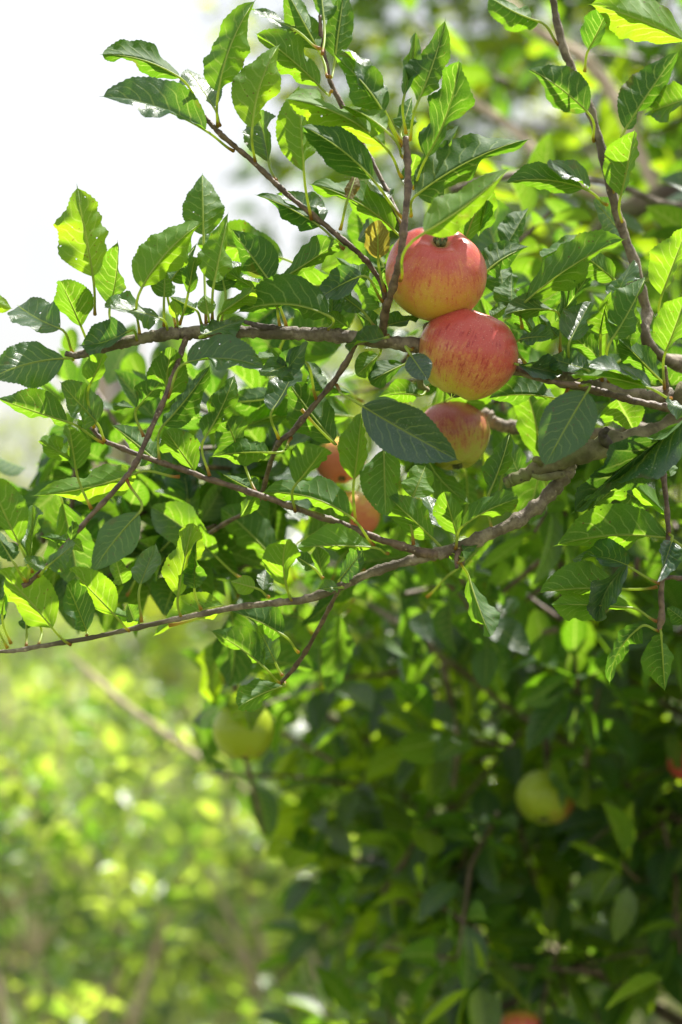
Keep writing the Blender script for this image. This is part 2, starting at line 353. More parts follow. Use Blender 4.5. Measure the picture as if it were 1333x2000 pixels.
# ------------------------------------------------------------------ leaf builder (near leaves)
NU, HV = 44, 4
def leaf_mesh(B, Mp, T, Rv, Nn, thl, thr, Wd, side, r, wave=1.0, curl=0.0):
    """B,Mp,T midrib; Rv(u)->right dir; Nn view-ish normal of the fold; thl/thr half angles"""
    us = np.linspace(0, 1, NU + 1)
    mid = ((1 - us) ** 2)[:, None] * B + (2 * us * (1 - us))[:, None] * (2 * Mp - 0.5 * (B + T)) + (us ** 2)[:, None] * T
    tan = np.gradient(mid, axis=0); tan /= np.linalg.norm(tan, axis=1)[:, None]
    pk = r.uniform(0.78, 0.98); sh = r.uniform(0.62, 0.80)
    w = np.sin(np.pi * np.minimum(us / 0.955, 1) ** pk).clip(0) ** sh
    w = np.maximum(w, 0.10 * (1 - us) * 4 * (us > 0.8)); w /= w.max()
    w[-1] = 0.0; w[0] = 0.02
    R = np.cross(Nn, tan); 
    R = R / (np.linalg.norm(R, axis=1)[:, None] + 1e-9)
    flip = np.sign((R @ Rv).mean()) or 1.0
    R = R * flip
    Nl = np.cross(R, tan); Nl /= np.linalg.norm(Nl, axis=1)[:, None] + 1e-9   # towards viewer side
    if side == 'U': fold = -Nl
    else: fold = Nl
    verts, uvs = [], []
    ph = r.uniform(0, 6.28, 6); fr = r.uniform(1.3, 2.6, 2); am = r.uniform(0.07, 0.20, 2) * wave
    tooth = 0.026 * Wd
    for h, th, sg, pi_, fi in (('l', thl, -1, 0, 0), ('r', thr, 1, 2, 1)):
        pass
    vv = np.linspace(-1, 1, 2 * HV + 1)
    X = np.zeros((NU + 1, 2 * HV + 1, 3))
    for j, v in enumerate(vv):
        a = abs(v); L = v < 0
        th = thl if L else thr
        k = 0 if L else 1
        sgn = -1 if L else 1
        # angle eases out towards the margin so the half is a curved gutter, with margin ripple
        rip = am[k] * np.sin(2 * np.pi * fr[k] * us + ph[k]) + 0.045 * wave * np.sin(2 * np.pi * 5.5 * us + ph[k + 2])
        ang = th * (1 + 0.25 * (0.5 - a)) + 0.25 * np.sin(2 * np.pi * 0.8 * us + ph[k + 4]) * wave * a
        dirv = sgn * R * np.cos(ang)[:, None] + fold * np.sin(ang)[:, None]
        nrm = -sgn * R * np.sin(ang)[:, None] + fold * np.cos(ang)[:, None]
        ww = w * Wd * a
        pos = mid + dirv * ww[:, None] + nrm * (rip * Wd * a * a * w)[:, None]
        # gentle puckering between lateral veins
        q = (us - 0.25 * a ** 1.25) * 8.0 + (0.4 if not L else 0)
        pos = pos + nrm * (0.005 * Wd * np.cos(2 * np.pi * q) * (1 - a) * a * 3 * w)[:, None] * -1
        if a == 1:
            tt = np.where(np.arange(NU + 1) % 2 == 0, 1.0, -0.35) * tooth * np.minimum(1, w * 2.2)
            tt[0] = 0; tt[-1] = 0
            pos = pos + dirv * tt[:, None] + tan * (np.maximum(tt, 0) * 0.7)[:, None]
        X[:, j] = pos
        uvs.append(np.stack([us, np.full(NU + 1, (v + 1) / 2)], axis=1))
    if curl:
        # the last part of the blade bends over
        c0 = 0.62; k = np.clip((us - c0) / (1 - c0), 0, 1)
        X += (Nl * (curl * (k ** 2) * Wd)[:, None])[:, None, :]
    uvs = np.stack(uvs, axis=1)
    V = X.reshape(-1, 3); uv = uvs.reshape(-1, 2); nc = 2 * HV + 1
    i = np.arange(NU)[:, None] * nc; j = np.arange(nc - 1)[None]
    # image-left to right columns; counter-clockwise seen from Nl
    Fq = np.stack([i + j, i + j + 1, i + nc + j + 1, i + nc + j], axis=-1).reshape(-1, 4)
    if side == 'U':
        Fq = Fq[:, ::-1]; uv = uv.copy(); uv[:, 1] = 1 - uv[:, 1]
    return V, np.ascontiguousarray(Fq), uv, mid, tan, (Nl if side == 'U' else -Nl)

def petiole_pts(A, B, tan0, under, mid, r0=0.0011):
    d = np.linalg.norm(B - A); sag = np.array([0, 0, -0.12 * d])
    c1 = A + (B - A) * 0.35 + sag * 0.6; c2 = B - tan0 * d * 0.38
    ts = np.linspace(0, 1, 9)
    pp = [(1-t)**3*A + 3*t*(1-t)**2*c1 + 3*t*t*(1-t)*c2 + t**3*B for t in ts]
    rr = list(np.interp(ts, [0, 0.08, 0.3, 1], [1.45, 1.2, 0.95, 0.9]) * r0)
    for f in (0.1, 0.2, 0.32, 0.45, 0.6, 0.75, 0.88):
        k = int(f * NU); pp.append(mid[k] + under[k] * r0 * 0.15); rr.append(r0 * (0.72 - 0.66 * f))
    return pp, rr

TREE = empty('apple_tree', (0.72, 3.1, 0.0))
tag(TREE, 'nearest apple tree, its sharp leafy branches hung with ripe red apples', 'apple tree')
leaf_count = [0]
def put_leaf(V, Fq, uv, mid, tan, und, A, mat, r, label=None, pr=0.0011):
    rn = r.uniform(0, 1)
    lf = mesh_obj('leaf', V, Fq, mat, TREE, uv, rn)
    if label: lf['label'] = label
    if A is not None:
        pp, rr = petiole_pts(np.array(A, float), mid[0], tan[0], und, mid, pr)
        v, f, u2, _ = tube(pp, rr, sides=6, spline=False)
        po = mesh_obj('petiole', v, f, M_PET, lf, u2)
    leaf_count[0] += 1
    return lf

def L(bx, by, tx, ty, bow, l, r_, side, d=None, A=None, mat=None, dt=None, W=None, curl=0.0, wave=1.0, label=None, Ad=0.0, pw=1.0):
    k = leaf_count[0]
    r = np.random.default_rng(1000 + k)
    if d is None: d = r.uniform(-0.018, 0.018)
    ax, ay = tx - bx, ty - by; La = math.hypot(ax, ay)
    Lt = max(1.06 * La, min(150, 1.35 * La))
    s = (F + d) / PXM
    if dt is None: dt = math.sqrt(max(Lt ** 2 - La ** 2, 0)) * s * (1 if r.uniform() < 0.5 else -1)
    if curl == 0: curl = r.uniform(-0.4, 0.4)
    Wt = W or r.uniform(0.27, 0.33) * Lt
    Wt = max(Wt, 1.02 * max(abs(l), abs(r_)))
    ex, ey = -ay / La, ax / La                     # image right-hand perpendicular (y down)
    mx, my = (bx + tx) / 2 + ex * bow, (by + ty) / 2 + ey * bow
    B = P(bx, by, d); T = P(tx, ty, d + dt); Mp = P(mx, my, d + dt * 0.42 - (0.10 * La * s) * (1 if side == 'U' else -1) * r.uniform(0.1, 1))
    thl = math.acos(max(-0.95, min(0.98, l / Wt))); thr = math.acos(max(-0.95, min(0.98, r_ / Wt)))
    if side == 'T' and abs(ey) > 0.35 and mat is not M_LEAF_DUST:
        if ey < 0: thr = -thr * 0.9
        else: thl = -thl * 0.9
    Rv = np.array([ex, 0, -ey])
    V, Fq, uv, mid, tan, und = leaf_mesh(B, Mp, T, Rv, np.array([0., -1, 0]), thl, thr, Wt * s, side, r, wave, curl)
    Aw = None
    if A is not None: Aw = P(A[0], A[1], A[2] if len(A) > 2 else Ad)
    return put_leaf(V, Fq, uv, mid, tan, und, Aw, mat or M_LEAF, r, label, 0.0011 * pw)

# ------------------------------------------------------------------ setting: ground
def ground():
    m, t, o = newmat('meadow_ground')
    tcn = N(t, 'ShaderNodeTexCoord'); n1 = N(t, 'ShaderNodeTexNoise'); n1.inputs['Scale'].default_value = 1.3; n1.inputs['Detail'].default_value = 8
    n2 = N(t, 'ShaderNodeTexNoise'); n2.inputs['Scale'].default_value = 28; n2.inputs['Detail'].default_value = 6
    t.links.new(tcn.outputs['Object'], n1.inputs['Vector']); t.links.new(tcn.outputs['Object'], n2.inputs['Vector'])
    c = mixc(t, maprange(t, n1.outputs['Fac'], 0.4, 0.6), (0.085, 0.12, 0.03), (0.25, 0.23, 0.11))
    c = mixc(t, maprange(t, n2.outputs['Fac'], 0.4, 0.7), c, (0.07, 0.11, 0.03))
    b = N(t, 'ShaderNodeBump'); b.inputs['Distance'].default_value = 0.03; t.links.new(n2.outputs['Fac'], b.inputs['Height'])
    p = N(t, 'ShaderNodeBsdfPrincipled'); t.links.new(c, p.inputs['Base Color']); p.inputs['Roughness'].default_value = 0.95
    t.links.new(b.outputs[0], p.inputs['Normal']); t.links.new(p.outputs[0], o.inputs['Surface'])
    # fine near, coarse far, gently rolling
    gx = np.concatenate([-np.geomspace(900, 12, 14), np.linspace(-10, 10, 61), np.geomspace(12, 900, 14)])
    gy = np.concatenate([-np.geomspace(300, 4, 8), np.linspace(-2, 14, 55), np.geomspace(16, 1200, 18)])
    X, Y = np.meshgrid(gx, gy)
    Z = 0.03 * np.sin(X * 1.7 + 0.6 * Y) + 0.02 * np.sin(Y * 2.3 + X) 
    V = np.stack([X, Y, Z], -1).reshape(-1, 3); nx = len(gx)
    i = (np.arange(len(gy) - 1) * nx)[:, None]; j = np.arange(nx - 1)[None]
    Fq = np.stack([i + j, i + j + 1, i + nx + j + 1, i + nx + j], -1).reshape(-1, 4)
    g = mesh_obj('ground', V, Fq, m); tag(g, kind='structure')
ground()

# ------------------------------------------------------------------ vectorised foliage (far leaves)
def frames(n, out_dir, r, droop=0.25, up=0.9, jitter=0.7):
    """tangent (petiole to tip) and top normal for n leaves"""
    T = out_dir + r.normal(size=(n, 3)) * jitter; T[:, 2] -= droop; T /= np.linalg.norm(T, axis=1)[:, None]
    Nn = np.array([0, 0, up]) + r.normal(size=(n, 3)) * 0.55 + out_dir * 0.35
    Nn -= (Nn * T).sum(1)[:, None] * T; Nn /= np.linalg.norm(Nn, axis=1)[:, None]
    return T, Nn
def foliage_mesh(pos, T, Nn, Ln, r, rows=4, G=None):
    """folded drooping blades; rows segments along, two across each half = 1"""
    n = len(pos); R = np.cross(T, Nn)
    us = np.linspace(0, 1, rows + 1); w = np.sin(np.pi * us ** 0.85) ** 0.7; w[0] = 0.03; w[-1] = 0.0
    fold = r.uniform(0.1, 0.8, n); bend = r.uniform(-0.12, 0.38, n); Wd = r.uniform(0.25, 0.33, n) * Ln
    V = np.zeros((n, rows + 1, 3, 3)); UV = np.zeros((n, rows + 1, 3, 2))
    for k, u in enumerate(us):
        c = pos + T * (u * Ln * 0.98)[:, None] - Nn * (bend * Ln * u * u)[:, None]
        up = Nn * (np.sin(fold) * Wd * w[k])[:, None] ; rt = R * (np.cos(fold) * Wd * w[k])[:, None]
        V[:, k, 0] = c - rt + up; V[:, k, 1] = c; V[:, k, 2] = c + rt + up
        UV[:, k, 0] = (u, 0); UV[:, k, 1] = (u, .5); UV[:, k, 2] = (u, 1)
    base = (np.arange(n) * (rows + 1) * 3)[:, None, None]
    i = (np.arange(rows) * 3)[None, :, None]; j = np.arange(2)[None, None]
    Fq = np.stack([base + i + j, base + i + j + 1, base + i + 4 + j, base + i + 3 + j], -1).reshape(-1, 4)
    rn = np.repeat(G, (rows + 1) * 3)
    return V.reshape(-1, 3), Fq, UV.reshape(-1, 2), rn

def ellipsoid_points(n, c, rad, r, shell=0.35):
    d = r.normal(size=(n, 3)); d /= np.linalg.norm(d, axis=1)[:, None]
    q = shell + (1 - shell) * r.uniform(0, 1, n) ** 0.5
    return np.array(c) + d * np.array(rad) * q[:, None], d
def crown(shoots, dirs, r, per=(8, 14), slen=(0.12, 0.30), leaf=(0.055, 0.085), rad=0.0022, rows=4, centre=None):
    """leafy shoots: returns foliage arrays and twig tubes"""
    pos, T, Nn, Ln, tw, G = [], [], [], [], [], []
    for p, d in zip(shoots, dirs):
        sd = d * 0.7 + r.normal(size=3) * 0.5 + np.array([0, 0, 0.15]); sd /= np.linalg.norm(sd)
        sl = r.uniform(*slen); k = int(r.integers(*per))
        bend = r.normal(size=3) * 0.15 * sl; bend[2] -= 0.1 * sl
        ts = np.sort(r.uniform(0.05, 1, k))
        pp = p[None] + sd[None] * (ts * sl)[:, None] + bend[None] * (ts ** 2)[:, None]
        az = np.arange(k) * 2.4 + r.uniform(0, 6)
        a = np.cross(sd, [0, 0.3, 1]); a /= np.linalg.norm(a); b = np.cross(sd, a)
        od = a[None] * np.cos(az)[:, None] + b[None] * np.sin(az)[:, None] + sd[None] * 0.6
        tt, nn = frames(k, od, r, jitter=0.35)
        pos.append(pp + tt * 0.015); G.append(np.clip(r.uniform(-.15, 1.15) + r.normal(size=k) * .16, 0, 1)); T.append(tt); Nn.append(nn); Ln.append(r.uniform(*leaf, k))  # tone shared per shoot, painting sunlit and shaded clumps
        t3 = np.array([0, .5, 1.0])
        tw.append(tube(p[None] + sd[None] * (t3 * sl)[:, None] + bend[None] * (t3 ** 2)[:, None], np.array([1.3, 1, .6]) * rad, sides=4, spline=False))
    pos = np.vstack(pos); T = np.vstack(T); Nn = np.vstack(Nn); Ln = np.concatenate(Ln)
    return (pos, T, Nn, Ln, np.concatenate(G)), tw
# ------------------------------------------------------------------ the nearest tree: trunk, limbs, traced branches
def branch(pts, mat, parent=TREE, name='branch', knob=0.10, seed=1, sides=12, n=8, label=None):
    """pts: (px, py, depth, radius px) or world (x,y,z,r,'w')"""
    w, rad = [], []
    for q in pts:
        if len(q) == 5: w.append(np.array(q[:3], float)); rad.append(q[3])
        else: w.append(P(q[0], q[1], q[2])); rad.append(q[3] * (F + q[2]) / PXM)
    V, F3, uv, _ = tube(w, rad, n=n, sides=sides, knob=knob, seed=seed)
    o = mesh_obj(name, V, F3, mat, parent, uv)
    if label: o['label'] = label
    return o
TX, TY = 0.72, 3.1
trunk = branch([(TX, TY, -0.1, 0.085, 'w'), (TX, TY, 0.35, 0.07, 'w'), (TX + .02, TY - .02, 0.9, 0.062, 'w'), (TX + .05, TY + .02, 1.5, 0.05, 'w'),
                (TX + .08, TY + .05, 2.1, 0.035, 'w'), (TX + .12, TY + .05, 2.7, 0.02, 'w')], M_OLD, name='trunk', knob=0.02, sides=18)
# limb carrying the lichened stub, reaching in from the trunk
b_moss = branch([(TX + .03, TY, 1.30, 0.034, 'w'), (0.55, 2.35, 1.55, 0.026, 'w'), (1400, 790, .06, 25), (1333, 828, .03, 23), (1270, 850, .02, 22), (1200, 868, .01, 21),
                 (1110, 893, .0, 19), (1050, 916, 0, 14), (1010, 934, 0, 11), (986, 944, 0, 10.5)], M_MOSS, knob=0.14, seed=3, sides=16, label='greenish lichened limb ending in a cut stub')
branch([(1190, 872, .005, 13), (1178, 850, -.012, 8), (1186, 838, -.018, 6)], M_STUB, b_moss, 'snag', 0.1, 5)
branch([(1062, 912, 0, 8), (1050, 897, -.012, 6), (1041, 900, -.014, 4)], M_MOSS, b_moss, 'spur', 0.1, 6)
branch([(1100, 925, .0, 8), (1060, 933, -.012, 6), (1040, 928, -.014, 4)], M_MOSS, b_moss, 'spur', 0.1, 7)
# long low branch sweeping left
b_low = branch([(1112, 893, .012, 17), (1100, 930, .014, 15.5), (1070, 968, .01, 14), (1025, 1008, .005, 13), (975, 1035, 0, 12), (910, 1063, 0, 11), (860, 1080, 0, 10.5), (800, 1095, 0, 9),
                (740, 1113, 0, 8.5), (672, 1142, 0, 8), (600, 1170, 0, 8.5), (540, 1177, 0, 6.5), (470, 1185, 0, 6), (400, 1198, -.002, 5.5), (330, 1212, -.004, 5), (250, 1230, -.006, 4.8),
                (170, 1247, -.008, 4.6), (80, 1262, -.01, 4.4), (20, 1272, -.012, 4), (-30, 1270, -.012, 3)], M_BARK, knob=0.16, seed=8, label='long slender branch sweeping low to the left')
b_mid = branch([(875, 1080, 0, 9), (830, 1080, -.004, 8.5), (780, 1065, -.008, 7.6), (720, 1045, -.012, 7), (660, 1020, -.014, 6.6), (600, 1000, -.016, 6.4), (530, 975, -.018, 6), (470, 955, -.018, 6),
                (400, 933, -.018, 5.5), (350, 915, -.016, 5.3), (290, 895, -.014, 5), (230, 872, -.01, 4.6), (200, 858, -.008, 4.2), (180, 836, -.008, 3.4)], M_TWIG, b_low, 'twig', 0.2, 9)
branch([(663, 1150, .004, 4), (640, 1195, .02, 4), (600, 1268, .05, 4.2), (575, 1305, .06, 4.2), (548, 1335, .07, 3.5)], M_TWIG, b_low, 'twig', 0.25, 10)
branch([(900, 1068, .0, 4), (892, 1090, -.008, 4.5), (893, 1110, -.01, 3.5)], M_TWIG, b_low, 'spur', 0.2, 11)
# main level branch behind the two apples
b_main = branch([(TX + .05, TY + .02, 1.66, 0.030, 'w'), (0.52, 2.3, 1.70, 0.022, 'w'), (1420, 800, .05, 20), (1333, 782, .03, 18), (1250, 768, .02, 17), (1150, 750, .015, 16), (1050, 728, .015, 15),
                 (950, 702, .012, 14), (860, 680, .008, 14), (790, 672, .004, 14), (730, 664, .0, 13.5), (660, 656, 0, 13), (600, 652, 0, 13), (540, 650, 0, 12.5), (480, 648, 0, 12), (420, 648, 0, 12),
                 (370, 650, 0, 12.5), (330, 652, 0, 12), (280, 660, 0, 11), (235, 672, -.004, 9.5), (190, 684, -.006, 8.5), (150, 694, -.008, 7.5), (128, 690, -.01, 5)], M_BARK, knob=0.12, seed=12, sides=16,
                label='long level branch passing behind the two upper apples')
branch([(366, 655, 0, 6), (350, 700, -.02, 5.4), (330, 758, -.035, 5.2), (290, 850, -.045, 5), (265, 905, -.05, 5.4), (240, 940, -.05, 5), (190, 994, -.05, 4.6), (145, 1045, -.05, 4.6), (100, 1098, -.048, 4.4), (60, 1135, -.046, 5), (45, 1145, -.046, 4)], M_TWIG, b_main, 'twig', 0.18, 13)
branch([(694, 672, 0, 5.5), (680, 702, .006, 5.5), (650, 748, .01, 5.5), (600, 808, .014, 5.2), (570, 845, .018, 5.8), (545, 865, .024, 5), (530, 900, .07, 4.5), (500, 985, .13, 4.2), (440, 1022, .16, 4.2), (390, 1056, .18, 4)], M_TWIG, b_main, 'twig', 0.2, 14)
b_up = branch([(748, 652, -.005, 7.5), (752, 610, -.02, 7.5), (765, 570, -.035, 7.2), (782, 505, -.05, 7), (790, 440, -.05, 6.8), (797, 370, -.045, 6.5), (796, 310, -.04, 6.4), (792, 268, -.035, 6)], M_TWIG, b_main, 'twig', 0.16, 15)
branch([(752, 600, .012, 5), (748, 560, .012, 5), (720, 515, .008, 5), (690, 485, 0, 5.2), (650, 452, 0, 5.2), (605, 415, 0, 5), (560, 378, 0, 5), (520, 340, 0, 5), (480, 303, 0, 5), (440, 270, -.002, 5), (415, 245, -.003, 4.8), (398, 225, -.003, 4)], M_TWIG, b_main, 'twig', 0.2, 16)
branch([(786, 445, .015, 5), (768, 400, .03, 4.5), (740, 340, .04, 4.5), (700, 265, .05, 4.8), (655, 180, .05, 5), (640, 140, .05, 4.6), (628, 70, .05, 4), (625, 30, .05, 3)], M_TWIG, b_main, 'twig', 0.2, 17)
branch([(560, 645, .004, 6), (515, 638, -.006, 6), (478, 628, -.01, 4)], M_STUB, b_main, 'snag', 0.1, 18)
branch([(1333, 800, -.002, 8), (1270, 790, -.012, 7), (1200, 772, -.02, 6.5), (1140, 755, -.018, 6), (1080, 745, -.01, 5), (1010, 722, .0, 4)], M_TWIG, b_main, 'twig', 0.2, 19)
branch([(1300, 785, -.01, 5), (1302, 750, -.014, 4.5), (1299, 715, -.02, 4)], M_TWIG, b_main, 'twig', 0.2, 20)
branch([(858, 680, .008, 9), (840, 655, .01, 9), (838, 630, .012, 7)], M_MOSS, b_main, 'fruit_spur', 0.2, 21)
branch([(840, 690, .012, 7), (820, 745, .03, 6), (835, 762, .045, 5)], M_MOSS, b_main, 'fruit_spur', 0.2, 22)
# upright branch at the right
b_right = branch([(TX + .02, TY, 1.5, 0.022, 'w'), (0.46, 2.3, 1.70, 0.016, 'w'), (1300, 700, .12, 11), (1262, 600, .10, 10), (1238, 510, .09, 9.5), (1208, 425, .085, 9.5), (1182, 320, .08, 9), (1155, 220, .08, 8.5), (1125, 150, .08, 8),
                  (1100, 90, .08, 7.5), (1086, 30, .08, 7), (1076, -40, .08, 6), (1070, -150, .1, 5)], M_BARK, knob=0.14, seed=23, label='upright grey branch near the right edge')
# smooth grey spur branch holding the third apple
b_spur = branch([(TX, TY, 1.42, 0.02, 'w'), (0.50, 2.45, 1.60, 0.016, 'w'), (1300, 850, .22, 13), (1200, 850, .22, 12.5), (1120, 842, .22, 12), (1040, 838, .21, 12), (985, 833, .20, 12.5), (955, 820, .20, 14), (942, 805, .20, 11)], M_BARK, knob=0.2, seed=24, label='smooth grey spur branch holding the third apple')
# hanging twig lower right
b_hang = branch([(1275, 855, .03, 7), (1290, 900, .02, 6), (1300, 960, .01, 5.2), (1306, 1040, .0, 4.8), (1300, 1090, -.004, 4.6), (1292, 1150, -.004, 5), (1293, 1200, -.004, 6), (1287, 1232, -.004, 5)], M_TWIG, b_moss, 'twig', 0.22, 25)
branch([(1296, 1130, -.004, 4), (1320, 1128, -.004, 4), (1360, 1140, 0, 4)], M_TWIG, b_moss, 'twig', 0.2, 26)
# deeper branches of the same tree, out of focus
for i, (pts, mt) in enumerate([
    ([(TX, TY, 2.0, .028, 'w'), (.5, 2.9, 2.1, .026, 'w'), (1400, 355, 1.0, 24), (1300, 385, 1.0, 23), (1225, 410, 1.0, 20), (1150, 470, 1.05, 14), (1080, 560, 1.1, 10)], M_OLD),
    ([(TX, TY, 2.05, .022, 'w'), (1380, 400, .6, 6), (1200, 360, .5, 6), (1050, 338, .45, 7), (960, 350, .42, 8), (880, 372, .42, 6)], M_BARK),
    ([(1330, 480, 1.2, 12), (1180, 160, 1.3, 12), (1050, 60, 1.35, 11), (960, -30, 1.4, 9)], M_PALE),
    ([(1250, 420, 1.2, 11), (1090, 340, 1.25, 10), (1000, 250, 1.3, 9), (900, 180, 1.35, 8), (830, 100, 1.4, 6)], M_PALE),
    ([(TX, TY, 1.0, .010, 'w'), (1150, 1480, 1.0, 5), (1010, 1395, .9, 5.5), (930, 1330, .88, 6.5), (865, 1285, .85, 8), (800, 1230, .85, 8), (720, 1180, .9, 6)], M_BARK),
    ([(865, 1290, .8, 8), (880, 1370, .8, 7), (893, 1462, .8, 6), (885, 1540, .8, 5)], M_BARK),
    ([(TX, TY, .95, .010, 'w'), (900, 1640, 1.3, 5), (760, 1480, 1.2, 6), (630, 1392, 1.1, 9), (556, 1336, 1.15, 8)], M_BARK),
    ([(TX, TY, .75, .012, 'w'), (1130, 1880, 1.0, 10), (1010, 1955, .9, 9), (900, 1990, .8, 6)], M_OLD),
    ([(1150, 1870, 1.0, 8), (1085, 1940, .95, 8), (1100, 2040, .95, 8)], M_OLD),
    ([(890, 1645, 1.1, 4), (835, 1648, 1.1, 9), (776, 1648, 1.1, 9), (740, 1655, 1.1, 4)], M_PALE),
    ([(1090, 1230, .6, 7), (1010, 1240, .6, 7), (960, 1210, .55, 6), (900, 1130, .45, 5), (905, 1095, .1, 4)], M_BARK),
    ([(1075, 1520, .85, 7), (1070, 1430, .85, 7), (1110, 1300, .8, 8), (1090, 1060, .8, 7), (1085, 930, .8, 8)], M_OLD),
    ([(TX, TY, .8, .010, 'w'), (900, 1760, 2.1, 2.5), (620, 1640, 2.0, 3), (450, 1520, 1.65, 4), (430, 1505, 1.6, 7), (330, 1440, 1.62, 7.5), (240, 1372, 1.65, 7), (175, 1314, 1.7, 6), (130, 1275, 1.7, 3)], M_PALE),
    ([(478, 1480, .85, 4), (500, 1560, .85, 4), (515, 1630, .85, 3)], M_TWIG),
    ([(560, 1200, .5, 6), (480, 1275, .53, 6), (458, 1330, .55, 6), (470, 1375, .56, 4)], M_TWIG),
    ([(600, 900, .5, 4), (420, 925, .55, 5.5), (300, 955, .6, 6), (200, 975, .62, 5.5), (70, 975, .65, 4)], M_PALE),
    ([(TX, TY, .6, .012, 'w'), (1000, 1840, 1.3, 6), (800, 1740, 1.3, 6), (700, 1640, 1.3, 5)], M_BARK)]):
    branch(pts, mt, knob=0.06, seed=40 + i, sides=8, n=5)

# ------------------------------------------------------------------ traced leaves
Y, D_, BR = M_LEAF_BACKLIT, M_LEAF_DUST, M_LEAF_BROWN
# upper left shoot
L(352,152, 192,107, 14, 8,30,'U', -.01, (400,228))
L(402,255, 199,186, 12, 5,60,'T', -.02, (457,295), curl=-.3, label='long glossy leaf with a bright sheen at the shoot tip')
L(427,179, 504,-8, -12, 48,6,'U', -.03, (425,248), mat=Y)
L(418,209, 363,128, 0, 22,30,'T', .02, (430,245))
L(493,250, 553,74, -12, 52,13,'U', -.03, (499,316), mat=Y)
L(525,316, 500,218, 4, 44,14,'T', .015, (540,353))
L(625,442, 493,378, 6, 7,24,'U', .0, (673,487), dt=.02)
L(632,432, 543,380, 4, 8,36,'T', .014)
L(594,335, 585,168, 0, 50,18,'U', -.02, (609,429), mat=Y)
L(680,388, 697,338, 0, 13,13,'U', -.01, (665,449), mat=BR, label='small brown withered leaf')
# background shoot at the top
L(622,97, 555,-28, 0, 30,26,'U', .04, (640,150), wave=.5)
L(633,37, 625,-45, 0, 13,16,'U', .05, (630,105))
L(655,112, 674,-28, 0, 28,22,'U', .055, (645,150), wave=.5)
L(624,168, 499,62, 4, 8,45,'U', .045, (648,178))
L(570,55, 490,18, 0, 9,15,'T', .04, (625,95))
# upper centre
L(749,219, 655,112, 8, 20,32,'U', -.04, (784,285), curl=.5)
L(742,196, 660,84, 6, 10,26,'T', -.03, (786,280), curl=-.6)
L(752,287, 548,195, 22, 14,38,'U', -.03, (785,346), mat=Y)
L(727,349, 585,244, 10, 30,38,'U', -.045, (788,427), wave=.6)
L(752,253, 661,203, 6, 8,16,'U', -.06, (788,307), mat=Y)
L(770,450, 602,358, 14, 12,42,'U', .03, (790,455))
L(758,388, 722,343, 0, 10,14,'T', .025, (788,440))
L(790,187, 812,62, 4, 14,10,'T', -.03, (793,260), W=26)
L(817,199, 869,44, 4, 32,14,'U', -.035, (801,273))
L(785,252, 807,184, 0, 22,12,'U', .02, (794,275))
L(834,307, 898,108, 12, 42,12,'U', -.03, (808,368), curl=.3)
L(815,380, 1049,266, -14, 42,18,'U', -.025, (803,422), curl=-.2)
L(829,455, 1003,320, 8, 46,7,'U', -.125, (782,548,-.052), mat=Y, label='bright yellow-green backlit leaf above the top apple', curl=-.1, wave=.5)
L(905,478, 955,345, 0, 32,24,'U', .06, (870,520))
L(800,345, 815,298, 0, 14,14,'U', .01)
L(800,372, 806,318, 0, 16,9,'T', .012)
L(845,292, 902,246, 0, 10,12,'T', .02)
L(935,462, 952,392, 0, 14,14,'U', .07)
L(700,470, 735,428, 0, 12,14,'T', .02)
# left cluster on the level branch
L(182,540, 149,372, 2, 62,46,'U', -.03, (186,614), mat=Y, curl=-.9, wave=1.8, label='broad torn leaf with a scorched white tip against the sky')
L(277,563, 405,428, -12, 54,10,'U', -.03, (273,655), mat=Y)
L(419,550, 447,416, 0, 38,6,'U', -.02, (415,624), mat=Y)
L(440,567, 420,478, 0, 22,22,'U', .0, (430,640))
L(398,459, 395,327, 0, 40,32,'U', .05, (403,640))
L(216,597, 230,468, 6, 44,14,'T', .01, (220,640), label='bluish leaf reflecting the sky')
L(159,638, 115,540, 0, 18,40,'U', .0, (178,682))
L(118,642, 22,585, -6, 32,48,'T', -.02, (143,690), curl=-.5, dt=.045)
L(-45,578, 28,604, 0, 20,22,'U', -.01, mat=Y)
L(126,700, -18,738, 8, 48,40,'T', -.03, (143,702), curl=-.4, dt=-.03, label='large bluish leaf at the left edge')
L(250,648, 162,676, -6, 5,48,'T', -.035, (270,665))
L(314,622, 206,600, 4, 12,18,'T', -.015, (330,650))
L(321,580, 324,515, 0, 27,13,'U', -.01, (321,637))
L(368,573, 381,500, 0, 18,12,'U', -.015, (351,634))
L(345,522, 373,454, 0, 22,16,'T', .02)
L(335,548, 386,474, 0, 14,18,'U', .012, (345,640))
L(381,604, 328,577, 0, 14,14,'U', -.01, (395,634))
L(346,622, 338,587, 0, 12,12,'U', -.02, (346,636), mat=Y)
L(407,614, 400,573, 0, 18,16,'U', -.02, (408,628), mat=Y)
L(432,612, 498,566, 0, 18,18,'U', -.01, (425,640), mat=Y)
L(397,655, 476,622, 0, 22,14,'T', -.03, (412,650))
L(366,708, 516,718, -12, 50,9,'T', -.04, (327,778,-.036), label='dark glossy leaf with a bright lit rim below the branch')
L(320,792, 333,680, 0, 30,32,'U', .0, (345,715))
L(320,830, 413,710, 4, 22,32,'U', -.015, (311,906,-.015))
L(400,856, 461,722, 6, 34,12,'U', -.02, (410,930,-.018), label='upright backlit leaf with clear pale veins')
L(132,824, -12,775, -2, 10,44,'U', -.03, (203,865,-.01), label='long backlit leaf with a tiny hole')
L(189,825, 122,752, 0, 26,38,'T', -.015, (205,862,-.01))
L(177,749, 203,688, 2, 30,5,'U', -.03, (184,835,-.01), mat=Y)
L(268,797, 312,748, 0, 30,12,'U', -.05, (281,853,-.045))
L(262,797, 217,791, 0, 7,9,'U', -.05)
L(300,896, 215,828, 2, 16,32,'U', -.005, (306,900,-.015))
L(380,920, 325,842, 0, 20,34,'U', .0, (392,932,-.018))
